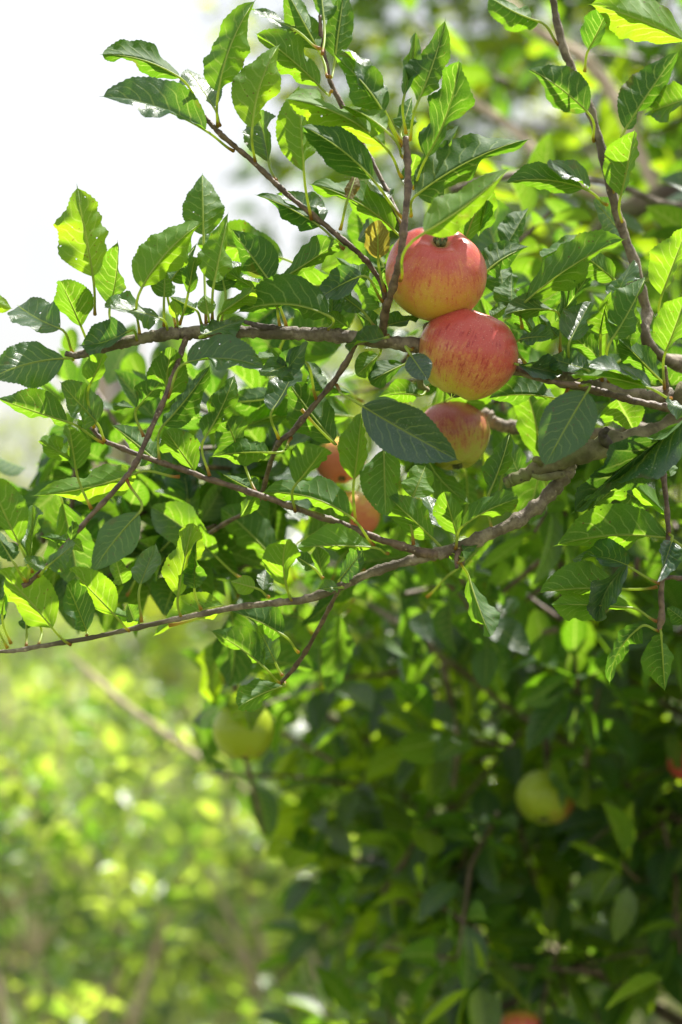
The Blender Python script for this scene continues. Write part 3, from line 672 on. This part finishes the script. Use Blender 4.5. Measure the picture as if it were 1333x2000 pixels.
L(270,923, 61,969, -8, 12,38,'U', -.03, (351,931,-.017), mat=Y, label='long bright yellow-green leaf with toothed margin')
L(149,918, 133,820, 0, 16,36,'U', -.06, (179,994,-.05))
L(141,898, 74,856, 0, 13,15,'U', -.06, label='small crumpled leaf on the drooping twig')
L(38,1062, -28,918, -2, 22,46,'U', -.06, (64,1118,-.048))
L(60,1096, 67,990, 0, 14,15,'T', -.055, (52,1140,-.046))
L(132,1057, 80,1048, 0, 10,12,'U', -.05)
L(139,1056, 145,1016, 0, 8,9,'U', -.055)
L(140,1056, 164,1076, 0, 8,14,'U', -.045)
L(94,1106, 147,1062, 0, 14,24,'T', -.065, (75,1125,-.047), label='blue-grey leaf near the tip of the drooping twig')
L(92,1112, 42,1092, 0, 6,10,'T', -.06)
L(25,1095, -15,1030, 0, 14,18,'U', -.07, (50,1135,-.046))
L(272,1002, 184,1112, 4, 42,30,'T', -.06, (248,936,-.05), wave=.5, label='broad grey-green leaf hanging face-on with a dappled patch')
L(224,1201, 136,1110, 0, 8,40,'U', -.02, (253,1232,-.006), mat=Y)
L(103,1227, -8,1105, 2, 26,46,'U', -.03, (138,1259,-.008), mat=Y)
L(169,1232, 128,1130, 0, 12,27,'T', .0, (170,1242,-.008))
L(270,1213, 182,1186, 0, 10,16,'U', .012, mat=Y)
L(262,1212, 250,1180, 0, 10,22,'T', .01)
L(275,1142, 304,1066, 0, 30,15,'T', -.01, (277,1215,-.006))
L(240,1140, 225,1090, 0, 14,25,'T', .02)
L(348,1166, 379,1016, -2, 32,22,'U', -.02, (354,1205,-.003), mat=Y)
L(380,1149, 383,1060, 0, 25,9,'T', -.01, (393,1190,-.002))
L(435,1184, 291,1251, 14, 10,28,'U', .012, (330,1222,0), mat=Y)
L(5,1200, 10,1162, 0, 9,10,'T', -.02, (22,1257,-.012))
L(52,1228, 48,1180, 0, 10,10,'U', .0, (52,1262,-.01))
L(80,1225, 60,1170, 0, 14,16,'U', .01, (75,1262,-.01))
L(-5,1225, -40,1150, 0, 14,20,'U', -.02, (15,1265,-.012))
# centre left
L(533,800, 578,712, 4, 27,14,'T', .0, (545,857,.02), label='bluish curled leaf on the diagonal twig')
L(583,706, 505,735, 0, 16,22,'T', -.01, (619,781,.012))
L(545,742, 601,670, 0, 16,16,'T', -.015)
L(652,862, 556,735, -2, 34,40,'U', .03, (590,800,.014))
L(468,882, 440,812, 0, 38,22,'T', .0, (501,963,-.018))
L(525,884, 410,893, 4, 9,30,'U', -.03, (569,855,.018))
L(579,945, 634,873, 2, 52,12,'U', -.045, (577,999,-.016))
L(680,1006, 508,963, 16, 12,44,'U', -.035, (731,1065,-.012), label='broad green leaf lying along the twig with a bright lower rim')
L(500,962, 428,922, 0, 9,20,'U', .0, (520,975,-.018))
L(692,936, 705,806, 2, 36,8,'U', -.03, (695,1021,-.013), mat=Y)
L(750,878, 754,1004, 0, 28,46,'U', -.015, (740,840,.02))
L(708,793, 898,900, 2, 48,52,'T', -.06, (658,752,.008), mat=D_, wave=.45, W=58, dt=-.01, label='dark dusty leaf face-on in front of the third apple')
L(807,970, 836,900, 0, 32,34,'U', -.005, (808,1065,-.006), mat=Y)
L(846,1052, 757,968, 0, 30,34,'U', .0, (870,1075,0))
L(727,1069, 571,1071, 4, 5,34,'U', -.03, (758,1081,-.008), mat=Y)
L(559,1141, 561,1050, -6, 42,14,'U', -.02, (571,1175,0), mat=Y)
L(612,1108, 566,1078, 0, 9,14,'U', .0, (632,1130,0))
L(498,1148, 446,1134, 0, 18,17,'U', -.02, (525,1166,0), mat=Y)
L(515,1152, 521,1110, 0, 17,17,'T', .015)
L(661,1148, 619,1151, 0, 6,19,'T', -.02, (668,1145,0))
L(664,1132, 712,1073, 0, 12,18,'T', .0, (662,1150,0))
L(630,1128, 620,1070, 0, 12,18,'U', .03)
L(553,1240, 452,1194, 4, 8,38,'U', .03, (583,1274,.052))
L(515,1302, 411,1231, 4, 8,42,'U', .05, (548,1335,.07))
L(538,1294, 502,1218, 0, 17,20,'T', .07, (552,1320,.068))
L(553,1340, 460,1385, 4, 9,32,'U', .06, (556,1333,.07))
# centre
L(525,546, 455,452, 0, 17,46,'U', -.01, (548,640), label='bicoloured green leaf left of centre')
L(552,545, 668,470, 0, 36,10,'U', .0, (560,640))
L(640,616, 462,612, 20, 6,60,'U', -.03, (640,645), label='wide arched green leaf above the level branch')
L(505,552, 440,508, 0, 13,20,'T', .02)
L(500,566, 443,530, 0, 14,20,'U', .025)
L(704,540, 602,602, 6, 24,24,'T', -.03, (749,590,-.01), label='leaf with a pale glossy tip beside the top apple')
L(716,548, 654,500, 0, 14,20,'U', .012)
L(739,506, 738,430, 0, 28,22,'U', -.02, (752,570,-.01), mat=BR, label='small curled leaf with a brown margin left of the top apple')
L(742,600, 690,516, 0, 30,28,'U', .03)
L(740,590, 752,520, 0, 20,14,'T', .035)
L(706,606, 655,566, 0, 16,18,'T', .0, (735,640))
L(648,632, 650,573, 0, 20,20,'T', .0, (660,650))
L(742,642, 690,604, 0, 18,22,'U', .01, (750,655))
L(680,640, 640,612, 0, 14,14,'U', .0)
L(752,660, 667,672, -2, 6,32,'T', -.03, (758,655,-.01))
L(757,636, 816,620, 0, 22,9,'T', -.01, (750,650))
L(803,694, 836,742, 0, 26,24,'T', -.06, (806,680,-.01), mat=D_)
L(790,712, 720,748, 2, 12,24,'U', .02, (800,690,.01))
L(740,694, 698,732, 0, 16,26,'U', .01, (745,670,0))
L(815,772, 742,775, 4, 6,27,'U', .03, (835,758,.045))
L(560,700, 500,700, 0, 14,20,'U', .02)
L(470,690, 440,640, 0, 20,14,'T', .02)
L(630,760, 590,700, 0, 16,20,'U', .03)
L(600,740, 690,770, 0, 16,14,'U', .05)
# right
L(1053,42, 948,-14, -6, 26,16,'U', .07, (1092,88,.08))
L(1150,97, 1190,12, 2, 38,16,'U', .07, (1142,140,.08))
L(1338,80, 1148,6, 6, 6,60,'U', .05, mat=Y, label='large bright leaf in the top right corner')
L(1147,218, 1020,126, 6, 10,50,'U', .05, (1160,276,.08), curl=-.4, label='dark green arching leaf with a curled blue tip')
L(1222,252, 1324,102, -2, 46,16,'U', .06, (1196,400,.085))
L(1213,382, 1240,248, 2, 52,16,'U', .05, (1216,436,.085))
L(1140,368, 983,358, 12, 6,30,'U', .05, (1186,400,.085))
L(1152,370, 1060,326, 6, 5,30,'T', .06)
L(1348,192, 1260,222, 0, 14,46,'T', .06, label='silvery glossy leaf at the right edge')
L(1222,466, 1163,392, 0, 28,32,'T', .12, (1230,480,.09))
L(990,480, 1037,398, 0, 28,12,'U', .07)
L(950,531, 1031,483, -6, 34,8,'U', .02, (935,570,.01))
L(985,572, 973,500, 0, 36,32,'U', .08)
L(1001,600, 999,538, 0, 36,17,'U', .04)
L(1026,590, 1222,465, -10, 44,8,'U', -.01, (1020,640,.012), label='long light-edged leaf right of the top apple')
L(1085,628, 1152,534, 2, 32,12,'U', .04)
L(1060,502, 1152,458, 0, 18,9,'U', .05)
L(1200,546, 1142,498, 0, 30,27,'U', .05, (1240,560,.095))
L(1114,665, 1156,586, 0, 42,18,'T', -.01, (1116,720,.01), label='blue-grey shiny leaf standing on the main branch')
L(1174,652, 1197,562, -4, 25,12,'T', .0, (1176,745,.01))
L(1196,662, 1267,528, 4, 38,18,'U', -.02, (1190,745,.01))
L(1200,585, 1236,510, 0, 10,12,'T', .02)
L(1293,577, 1345,438, 0, 40,16,'U', .02, (1291,640,.05), mat=Y)
L(1301,686, 1340,574, 2, 44,16,'U', -.03, (1298,760,-.015), label='fresh green folded leaf at the right edge')
L(1014,664, 1085,660, -4, 20,14,'T', -.01, (1030,715,.01))
L(1082,606, 988,614, 6, 4,24,'U', .0, (1095,690,.01))
L(1090,658, 1048,610, 0, 14,14,'U', .01)
L(1012,712, 1094,731, 0, 22,10,'T', -.02, (1005,705,0), mat=D_)
L(1148,723, 1070,698, 0, 12,28,'T', -.02, (1120,750,0))
L(1268,758, 1108,733, 8, 4,12,'U', -.04, (1311,778,-.012), mat=Y)
L(1272,756, 1148,716, 6, 3,27,'T', -.03)
L(1175,702, 1116,654, 0, 17,27,'U', .04)
L(1205,692, 1252,620, 0, 22,17,'T', .03)
L(1215,668, 1240,600, 0, 14,18,'U', .035)
L(1290,742, 1213,664, 0, 19,22,'U', .03, (1305,778,0))
L(1147,766, 1066,909, 2, 46,46,'T', -.05, (1130,750,-.015), wave=.4, W=54, dt=-.02, label='large glossy leaf with a bright patch, face-on below the main branch')
L(1084,778, 946,780, 8, 4,32,'U', .03, (1110,760,.01))
L(1206,780, 1240,842, 0, 52,42,'U', .05)
L(1342,800, 1297,786, 0, 26,8,'T', -.03)
L(1343,812, 1113,1008, 0, 18,20,'T', -.04, mat=D_, dt=.03, label='long dusty leaf crossing below the lichened limb')
L(1335,826, 1135,985, 4, 18,2,'U', -.035)
L(956,963, 999,832, 4, 14,16,'U', .0, (962,1040,0))
L(1015,928, 984,855, 0, 26,21,'T', .09)
L(904,1028, 1013,974, -6, 28,7,'U', -.02, (890,1072,-.005))
L(965,1000, 1003,968, 0, 12,6,'T', .0)
L(893,1046, 868,960, 0, 26,22,'U', .02, (895,1075,0))
L(1305,1051, 1083,1066, 12, 5,60,'U', .0, (1345,1075,.0), label='wide horizontal leaf on the hanging twig at right')
L(1212,1150, 1052,1158, 4, 4,52,'U', .01, (1284,1146,0))
L(1225,1105, 1120,1092, 10, 6,22,'T', -.01, (1290,1140,-.004))
L(1226,1104, 1168,1217, 14, 20,22,'T', -.03, mat=D_)
L(1233,1187, 1066,1180, 2, 20,17,'U', .0, (1284,1214,-.004), mat=Y)
L(1252,1224, 1191,1340, 16, 26,12,'U', -.01, (1288,1232,-.004))
L(1292,1240, 1300,1357, 0, 14,26,'U', -.01, (1290,1228,-.004))
L(1312,1058, 1285,1138, 0, 26,14,'T', -.02, (1307,1040,0), mat=D_)
L(1342,1215, 1298,1182, 0, 14,16,'U', .0)
L(1305,1006, 1210,920, 0, 13,17,'U', .03, mat=Y)
L(1272,988, 1178,938, 0, 16,27,'U', .06)
L(917,1130, 960,1247, 2, 22,12,'U', .01, (898,1095,-.01))
L(1160,990, 1225,930, 0, 18,18,'U', .05)
L(1310,930, 1290,860, 0, 16,18,'U', .04)
L(905,1090, 860,1070, 0, 9,12,'U', -.01, (893,1100,-.01))
L(905,1075, 935,1055, 0, 9,9,'T', -.01)
L(470,1010, 500,960, 0, 14,14,'U', .03)
L(1050,660, 1010,600, 0, 18,18,'U', .03)
L(960,620, 1000,590, 0, 16,10,'U', .03)
L(860,1030, 830,960, 0, 18,18,'T', .03)
# leaves round the left green apple
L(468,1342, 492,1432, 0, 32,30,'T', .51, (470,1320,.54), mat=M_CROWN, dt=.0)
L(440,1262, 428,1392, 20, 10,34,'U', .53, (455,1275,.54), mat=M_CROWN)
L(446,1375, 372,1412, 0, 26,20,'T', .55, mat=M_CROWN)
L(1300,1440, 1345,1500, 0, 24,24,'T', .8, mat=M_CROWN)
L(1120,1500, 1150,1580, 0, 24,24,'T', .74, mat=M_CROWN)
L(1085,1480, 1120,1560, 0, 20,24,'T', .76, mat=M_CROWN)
# more leaves of the same tree just behind the traced ones, each a leaf of its own
def filler(n, xr, yr, dr, seed, mat=M_LEAF):
    r = np.random.default_rng(seed)
    for i in range(n):
        d = r.uniform(*dr); px, py = r.uniform(*xr), r.uniform(*yr)
        Ln = r.uniform(0.055, 0.078)
        if math.hypot(px - 655, py - 925) < 95 or math.hypot(px - 695, py - 1008) < 70: px += 190
        an = r.uniform(-1.9, 1.9) if r.uniform() < 0.8 else r.uniform(2, 4)
        T = np.array([math.sin(an), r.uniform(-0.6, 0.6), math.cos(an)]); T /= np.linalg.norm(T)
        B = P(px, py, d); E = B + T * Ln; Mp = (B + E) / 2 + r.normal(size=3) * 0.004
        side = 'U' if r.uniform() < 0.62 else 'T'
        Rv = np.array([T[2], 0, -T[0]])
        V, Fq, uv, mid, tan, und = leaf_mesh(B, Mp, E, Rv, np.array([0, -1, 0.]), r.uniform(.2, 1.3), r.uniform(.2, 1.3), Ln * r.uniform(.28, .34), side, r, 1.0)
        A = B - T * 0.022 + np.array([r.uniform(-.01, .01), 0.01, -0.006])
        put_leaf(V, Fq, uv, mid, tan, und, A, mat, r)
filler(22, (520, 1000), (480, 760), (0.10, 0.35), 1)
filler(22, (420, 1000), (760, 1120), (0.12, 0.5), 2)
filler(14, (980, 1330), (560, 1000), (0.12, 0.4), 3)
filler(10, (380, 700), (1080, 1300), (0.15, 0.6), 4)
filler(7, (60, 380), (880, 1180), (0.12, 0.35), 5)
print('leaf parts', leaf_count[0])

def add_crown(parent, ells, mat, seed, leaf, slen, rows, keep=None, bark=M_TWIG, rad=0.0022):
    r = np.random.default_rng(seed); pts, dr = [], []
    for n, c, ra, sh in ells:
        p, d = ellipsoid_points(n, c, ra, r, sh)
        if keep is not None:
            k = keep(p); p, d = p[k], d[k]
        pts.append(p); dr.append(d)
    (pos, T, Nn, Ln, G), tw = crown(np.vstack(pts), np.vstack(dr), r, slen=slen, leaf=leaf, rows=rows, rad=rad)
    if keep is not None:
        k = keep(pos + T * 0.03); pos, T, Nn, Ln, G = pos[k], T[k], Nn[k], Ln[k], G[k]
        tw = [t_ for t_ in tw if keep(t_[0][-1:])[0]]
    V, Fq, uv, rn = foliage_mesh(pos, T, Nn, Ln, r, rows, G)
    tag(mesh_obj('foliage', V, Fq, mat, parent, uv, rn), kind='stuff')
    V, Fq = merge_tubes(tw)
    tag(mesh_obj('shoots', V, Fq, bark, parent), kind='stuff')
    print(parent.name, 'foliage', len(pos))

def near_keep(p):
    # the crown is open towards the camera: nothing of it hangs nearer than the fruiting branch, nor left of its outer shell
    left = -0.10 + 0.10 * np.clip((1.85 - p[:, 2]) / 0.8, 0, 1)
    lowleft = np.where(p[:, 2] < 1.3, -0.20 + 0.42 * (1.3 - p[:, 2]), -9)
    ok = (p[:, 1] > 2.36) & (p[:, 0] > np.maximum(left - 0.10, lowleft) + 0.09 * np.sin(p[:, 2] * 23) * np.sin(p[:, 1] * 17))
    ok &= ~((p[:, 1] < 2.62) & (p[:, 2] < 1.38) & (np.sin(p[:, 0] * 40) > -.2))
    for ax_, ay_, d_ in ((476, 1440, .55), (1060, 1565, .8), (1325, 1490, .85), (1010, 1990, .8)):   # the fruit hangs free at the outside of the crown
        c = P(ax_, ay_, d_)
        ok &= ~((np.hypot(p[:, 0] - c[0], p[:, 2] - c[2]) < 0.034) & (p[:, 1] < c[1] + .03))
    return ok
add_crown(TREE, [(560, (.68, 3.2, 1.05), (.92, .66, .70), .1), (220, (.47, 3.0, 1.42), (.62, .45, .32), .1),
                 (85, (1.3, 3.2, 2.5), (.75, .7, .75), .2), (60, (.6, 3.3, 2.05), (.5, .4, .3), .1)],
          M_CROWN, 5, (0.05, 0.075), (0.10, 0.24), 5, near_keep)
def band(p):
    c1, c2 = P(655, 900, .3), P(695, 1008, .3)
    free = (np.hypot(p[:, 0] - c1[0], p[:, 2] - c1[2]) > .030) & (np.hypot(p[:, 0] - c2[0], (p[:, 2] - c2[2])) > .026)
    return free & (p[:, 1] > 2.0) & (p[:, 1] < 2.75) & (p[:, 2] > np.where(p[:, 0] < 0.06, 1.515, 1.42))
add_crown(TREE, [(42, (.12, 2.38, 1.64), (.34, .20, .20), .1), (30, (.42, 2.4, 1.66), (.2, .2, .24), .1), (11, (-.16, 2.25, 1.59), (.17, .15, .08), .1), (7, (-.17, 2.15, 1.66), (.10, .07, .05), .1), (4, (-.21, 2.12, 1.58), (.07, .07, .05), .1),
                 (8, (-.02, 2.3, 1.56), (.2, .15, .07), .1)], M_LEAF, 6, (0.038, 0.074), (0.06, 0.14), 7, band)

# ------------------------------------------------------------------ apples
def apple_mesh(R, seed, flat=0.90, taper=0.10, lob=0.035):
    r = np.random.default_rng(seed); nt_, nphi = 44, 56
    ph0 = r.uniform(0, 6.28); a2 = r.uniform(0, 6.28); e2 = r.uniform(.01, .03)
    t = np.linspace(0, np.pi, nt_ + 1); V = []
    for k, tt in enumerate(t):
        st, ct = math.sin(tt), math.cos(tt)         # +z = calyx end
        rr = st * (1 - taper * max(ct, 0) ** 1.0 * 0.9 + 0.04 * max(-ct, 0))
        rr = (abs(rr) ** 0.975)
        z = ct * flat
        z -= 0.25 * math.exp(-(st / 0.33) ** 2) if ct > 0 else -0.34 * math.exp(-(st / 0.22) ** 2)
        for j in range(nphi):
            p = 2 * math.pi * j / nphi
            lobe = 1 + lob * math.cos(5 * p + ph0) * max(ct + 0.2, 0) * min(1, st * 2) + e2 * math.cos(2 * p + a2)
            lz = 0.018 * math.cos(5 * p + ph0) * math.exp(-((st - 0.42) / 0.2) ** 2) * (1 if ct > 0 else 0.3)
            V.append((rr * lobe * math.cos(p) * R, rr * lobe * math.sin(p) * R, (z + lz) * R))
    F_ = []
    for k in range(nt_):
        for j in range(nphi):
            j2 = (j + 1) % nphi
            F_.append((k * nphi + j, (k + 1) * nphi + j, (k + 1) * nphi + j2, k * nphi + j2))
    return np.array(V), np.array(F_), flat
def apple(px, py, d, Rpx, axis, mat, label, seed, group='apples hanging in the nearest tree', flat=.90, taper=.1, stalk=True, spin=0.0, calyx=True):
    c = P(px, py, d); R = Rpx * (F + d) / PXM
    V, Fq, fl = apple_mesh(R, seed, flat, taper)
    me = mesh_obj('apple', V, Fq, mat)
    q = Vector(axis).normalized().to_track_quat('Z', 'Y')
    from mathutils import Quaternion
    q = q @ Quaternion((0, 0, 1), spin)
    me.rotation_mode = 'QUATERNION'; me.rotation_quaternion = q; me.location = Vector(c)
    tag(me, label, 'apple', group)
    if calyx:
        zt = (fl - 0.25) * R; r = np.random.default_rng(seed); tb = []
        for k in range(5):
            a = k * 1.2566 + .3; ds = np.array([math.cos(a), math.sin(a), 0])
            pp = [ds * .03 * R + [0, 0, zt - .01 * R], ds * .09 * R + [0, 0, zt + .06 * R], ds * .12 * R + [0, 0, zt + .13 * R], ds * .05 * R + [0, 0, zt + .17 * R + r.uniform(0, .03) * R]]
            tb.append(tube(pp, np.array([.05, .045, .035, .012]) * R, sides=5, n=3))
        tb.append(tube([[0, 0, zt - .03 * R], [0, 0, zt + .05 * R]], [.09 * R, .05 * R], sides=8, spline=False))
        Vc, Fc = merge_tubes(tb); o = mesh_obj('calyx', Vc, Fc, M_CALYX, world=True); o.parent = me
    if stalk:
        zb = -(fl - 0.36) * R
        Vs, F3, uvs, _ = tube([[0, 0, zb + .05 * R], [0, .02 * R, zb - .2 * R], [.03 * R, .05 * R, zb - .45 * R], [.05 * R, .05 * R, zb - .62 * R]], np.array([.05, .038, .04, .06]) * R, sides=7)
        o = mesh_obj('stalk', Vs, F3, M_PET, world=True, uv=uvs); o.parent = me
    return me
def to_local(axis, v):
    q = Vector(axis).normalized().to_track_quat('Z', 'Y'); return tuple(q.inverted() @ Vector(v))
ax1 = (0.09, -0.66, 0.75)
A1 = apple_material('apple_skin_peach_red', (0.57, 0.34, 0.045), (0.58, 0.21, 0.065), (0.49, 0.080, 0.065), (0.38, 0.03, 0.025), -1.15, 0.9, 0.6, to_local(ax1, (0.1, -0.15, 1)))
apple(852, 533, .002, 98, ax1, A1, 'upper apple of the touching pair, orange-yellow underneath, calyx hollow on top', 3, flat=.93, taper=.04)
ax2 = (-0.34, 0.14, -0.93)
A2 = apple_material('apple_skin_striped_red', (0.54, 0.41, 0.045), (0.55, 0.24, 0.07), (0.45, 0.066, 0.052), (0.29, 0.018, 0.02), -1.15, 0.7, 0.85, to_local(ax2, (0.45, -0.25, 0.9)))
apple(914, 693, -.002, 99, ax2, A2, 'lower apple of the touching pair, red with dark streaks and a yellow foot', 9, flat=.94, taper=.14, stalk=False)
ax3 = (0.12, -0.2, -0.97)
A3 = apple_material('apple_skin_dull_red', (0.32, 0.31, 0.04), (0.38, 0.20, 0.06), (0.30, 0.065, 0.055), (0.20, 0.02, 0.03), -0.6, 0.9, 0.8, to_local(ax3, (-0.1, -0.2, 1)))
apple(886, 852, .16, 72, ax3, A3, 'smaller dull red apple half hidden behind the dark dusty leaf', 12, flat=.98, taper=.15)
A4 = apple_material('apple_skin_soft_orange', (0.62, 0.42, 0.06), (0.66, 0.30, 0.09), (0.62, 0.17, 0.10), (0.5, 0.06, 0.04), -0.9, 0.4, 0.3)
apple(664, 900, .30, 50, (0.1, -.3, -.9), A4, 'peach coloured apple peeping between leaves left of the dark dusty leaf', 21)
A5 = apple_material('apple_skin_gold_orange', (0.60, 0.40, 0.06), (0.62, 0.28, 0.08), (0.55, 0.14, 0.08), (0.45, 0.05, 0.04), -0.9, 0.7, 0.3)
apple(690, 1006, .30, 52, (-.2, -.3, -.9), A5, 'golden orange apple mostly hidden just above the long twig', 22)
AG = apple_material('apple_skin_green', (0.27, 0.35, 0.012), (0.32, 0.30, 0.02), (0.30, 0.14, 0.04), (0.3, 0.09, 0.04), 0.5, 1.7, 0.5)
AG2 = apple_material('apple_skin_green_red_cheek', (0.25, 0.32, 0.015), (0.30, 0.22, 0.03), (0.28, 0.08, 0.03), (0.25, 0.03, 0.02), 0.2, 1.2, 0.4, (1, -.3, .2))
AR = apple_material('apple_skin_red', (0.5, 0.3, 0.05), (0.52, 0.12, 0.06), (0.50, 0.07, 0.06), (0.3, 0.02, 0.02), -0.9, 0.2, 0.5)
apple(476, 1428, .56, 60, (0.05, -.1, -1), AG, 'green apple hanging under the low branch, left of centre', 31, flat=1.0)
apple(437, 1305, .88, 40, (0.1, -.2, -1), AG, 'small green apple in the leaf shade just above the left green apple', 32)
apple(1066, 1558, .80, 60, (-0.1, -.4, -.9), AG2, 'green apple with a russet red cheek deep in the shaded foliage', 33)
apple(1350, 1488, .85, 47, (0.1, -.3, -1), AR, 'red apple cut off by the right edge of the photo', 35)
apple(1016, 2010, .8, 44, (0.1, -.2, -1), AR, 'red apple cut off by the bottom edge of the photo', 36)

# ------------------------------------------------------------------ trees and shrubs behind
def plain_tree(name, x, y, h, ells, mat, seed, label, cat, group=None, leaf=(.05, .08), slen=(.15, .4), rows=3, tr=0.07, keep=None, rad=0.003):
    root = empty(name, (x, y, 0)); tag(root, label, cat, group)
    r = np.random.default_rng(seed)
    V, F3, uv, _ = tube([(x, y, -.1), (x + .03, y, h * .2), (x - .05, y + .05, h * .45), (x + .02, y, h * .7), (x, y, h * .95)], [tr * 1.2, tr, tr * .85, tr * .6, tr * .25], n=6, sides=12, knob=.02, seed=seed)
    mesh_obj('trunk', V, F3, M_OLD, root, uv)
    for k in range(9):
        z = h * r.uniform(.3, .8); e = ells[k % len(ells)]; tgt = np.array(e[1]) + r.uniform(-1, 1, 3) * np.array(e[2]) * .5
        s = np.array([x, y, z]); m_ = (s + tgt) / 2 + np.array([0, 0, -.08]) + r.normal(size=3) * .06
        V, F3, uv, _ = tube([s, m_, tgt], [tr * .45, tr * .3, tr * .12], n=6, sides=8, knob=.03, seed=k)
        mesh_obj('branch', V, F3, M_BARK, root, uv)
    add_crown(root, ells, mat, seed, leaf, slen, rows, keep, rad=rad)
    return root
plain_tree('apple_tree', 2.1, 6.9, 4.2, [(1150, (1.78, 6.7, 2.95), (1.95, 1.1, 1.45), .15), (190, (.55, 6.4, 2.6), (.72, .5, .75), .1)],
           M_BACK, 61, 'sunlit apple tree behind, filling the upper right with yellow-green leaves', 'apple tree', leaf=(.06, .095))
plain_tree('apple_tree', 1.5, 9.3, 3.2, [(420, (1.1, 9.4, 1.5), (1.7, .9, 1.2), .15), (80, (-.3, 9.2, 1.1), (.5, .5, .6), .1)],
           M_BACK, 62, 'apple tree standing farther back, in the middle behind the low branch', 'apple tree')
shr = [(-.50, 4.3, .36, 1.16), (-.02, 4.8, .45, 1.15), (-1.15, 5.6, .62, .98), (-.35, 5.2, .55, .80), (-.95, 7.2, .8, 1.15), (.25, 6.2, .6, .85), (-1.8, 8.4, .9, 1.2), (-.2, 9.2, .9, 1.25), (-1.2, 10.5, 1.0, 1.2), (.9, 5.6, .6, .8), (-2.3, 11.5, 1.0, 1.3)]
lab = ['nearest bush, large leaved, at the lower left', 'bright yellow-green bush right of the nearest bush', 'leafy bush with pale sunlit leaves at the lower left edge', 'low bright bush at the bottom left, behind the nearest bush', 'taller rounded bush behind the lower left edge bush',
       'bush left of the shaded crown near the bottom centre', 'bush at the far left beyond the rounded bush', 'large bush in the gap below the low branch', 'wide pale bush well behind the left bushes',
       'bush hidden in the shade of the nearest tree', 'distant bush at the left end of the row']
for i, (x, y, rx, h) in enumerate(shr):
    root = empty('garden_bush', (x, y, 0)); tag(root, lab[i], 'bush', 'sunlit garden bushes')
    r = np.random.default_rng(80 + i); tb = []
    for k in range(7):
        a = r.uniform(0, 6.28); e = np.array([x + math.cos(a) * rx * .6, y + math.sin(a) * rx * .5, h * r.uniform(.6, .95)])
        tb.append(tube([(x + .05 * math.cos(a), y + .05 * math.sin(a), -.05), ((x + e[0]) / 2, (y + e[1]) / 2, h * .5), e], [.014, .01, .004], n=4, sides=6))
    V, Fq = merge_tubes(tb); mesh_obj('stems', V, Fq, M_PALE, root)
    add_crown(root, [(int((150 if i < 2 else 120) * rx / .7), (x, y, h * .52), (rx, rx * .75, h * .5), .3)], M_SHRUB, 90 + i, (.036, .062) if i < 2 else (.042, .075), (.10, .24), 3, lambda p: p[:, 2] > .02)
# far trees past the garden
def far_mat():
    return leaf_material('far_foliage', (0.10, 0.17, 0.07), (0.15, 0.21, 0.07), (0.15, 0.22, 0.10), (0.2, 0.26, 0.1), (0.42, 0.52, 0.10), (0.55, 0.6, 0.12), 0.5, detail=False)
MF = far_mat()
for i, (x, y, h, rx, lb) in enumerate([(-1.2, 17, 2.25, 1.5, 'pale distant tree at the left, just above the bushes'), (1.2, 19, 3.2, 1.9, 'distant tree behind the middle of the photo'),
                                       (-4.0, 22, 2.7, 1.8, 'distant round tree at the far left'), (3.4, 18, 4.2, 2.2, 'tall distant tree hidden behind the right side')]):
    plain_tree('orchard_tree', x, y, h * .85, [(260, (x, y, h * .56), (rx, rx * .8, h * .44), .45)], MF, 120 + i, lb, 'tree', 'far orchard trees', leaf=(.09, .14), slen=(.2, .5), rows=2, tr=.06, rad=.006)
# hedge closing the view
hr = empty('hedge', (0, 30, 0)); tag(hr, 'long low hedge closing the far side of the garden', 'hedge')
add_crown(hr, [(900, (-1, 30, .8), (14, .8, 1.0), .3)], MF, 140, (.14, .2), (.2, .5), 2, lambda p: p[:, 2] > .02, rad=.006)
# two weathered posts far left
for i, (px, lb) in enumerate([(243, 'grey weathered post behind the twig junction at the left'), (190, 'pale post standing left of the grey weathered post')]):
    x = (px - 666.5) * 12.0 / PXM
    V, F3, uv, _ = tube([(x, 12, -.1), (x + .01, 12, 1.2), (x + .02, 12, [2.45, 2.3][i])], [.07, .065, .06], n=4, sides=12, knob=.01)
    o = mesh_obj('wooden_post', V, F3, M_PALE if i else M_BARK, uv=uv); tag(o, lb, 'post', 'garden posts')
# grass
r = np.random.default_rng(5); n = 26000
gy = r.uniform(3.5, 14, n); gx = r.uniform(-.2, .2, n) * gy + r.normal(size=n) * .3
hgt = r.uniform(.05, .16, n); a = r.uniform(0, 6.28, n); wv = .004
V = np.zeros((n, 4, 3)); cx = np.cos(a) * wv; cy = np.sin(a) * wv
V[:, 0] = np.stack([gx - cx, gy - cy, np.full(n, -.01)], 1); V[:, 1] = np.stack([gx + cx, gy + cy, np.full(n, -.01)], 1)
lean = r.normal(size=(n, 2)) * .04
V[:, 2] = np.stack([gx + cx * .2 + lean[:, 0], gy + cy * .2 + lean[:, 1], hgt], 1); V[:, 3] = np.stack([gx - cx * .2 + lean[:, 0], gy - cy * .2 + lean[:, 1], hgt], 1)
Fq = np.arange(n * 4).reshape(n, 4)
MG = simple_mat('grass_blades', (0.10, 0.17, 0.03), (0.30, 0.32, 0.11), 3, 0.6, 0.0)
tag(mesh_obj('grass', V.reshape(-1, 3), Fq, MG, smooth=False), 'short sunlit meadow grass between the bushes', 'grass', kind='stuff')
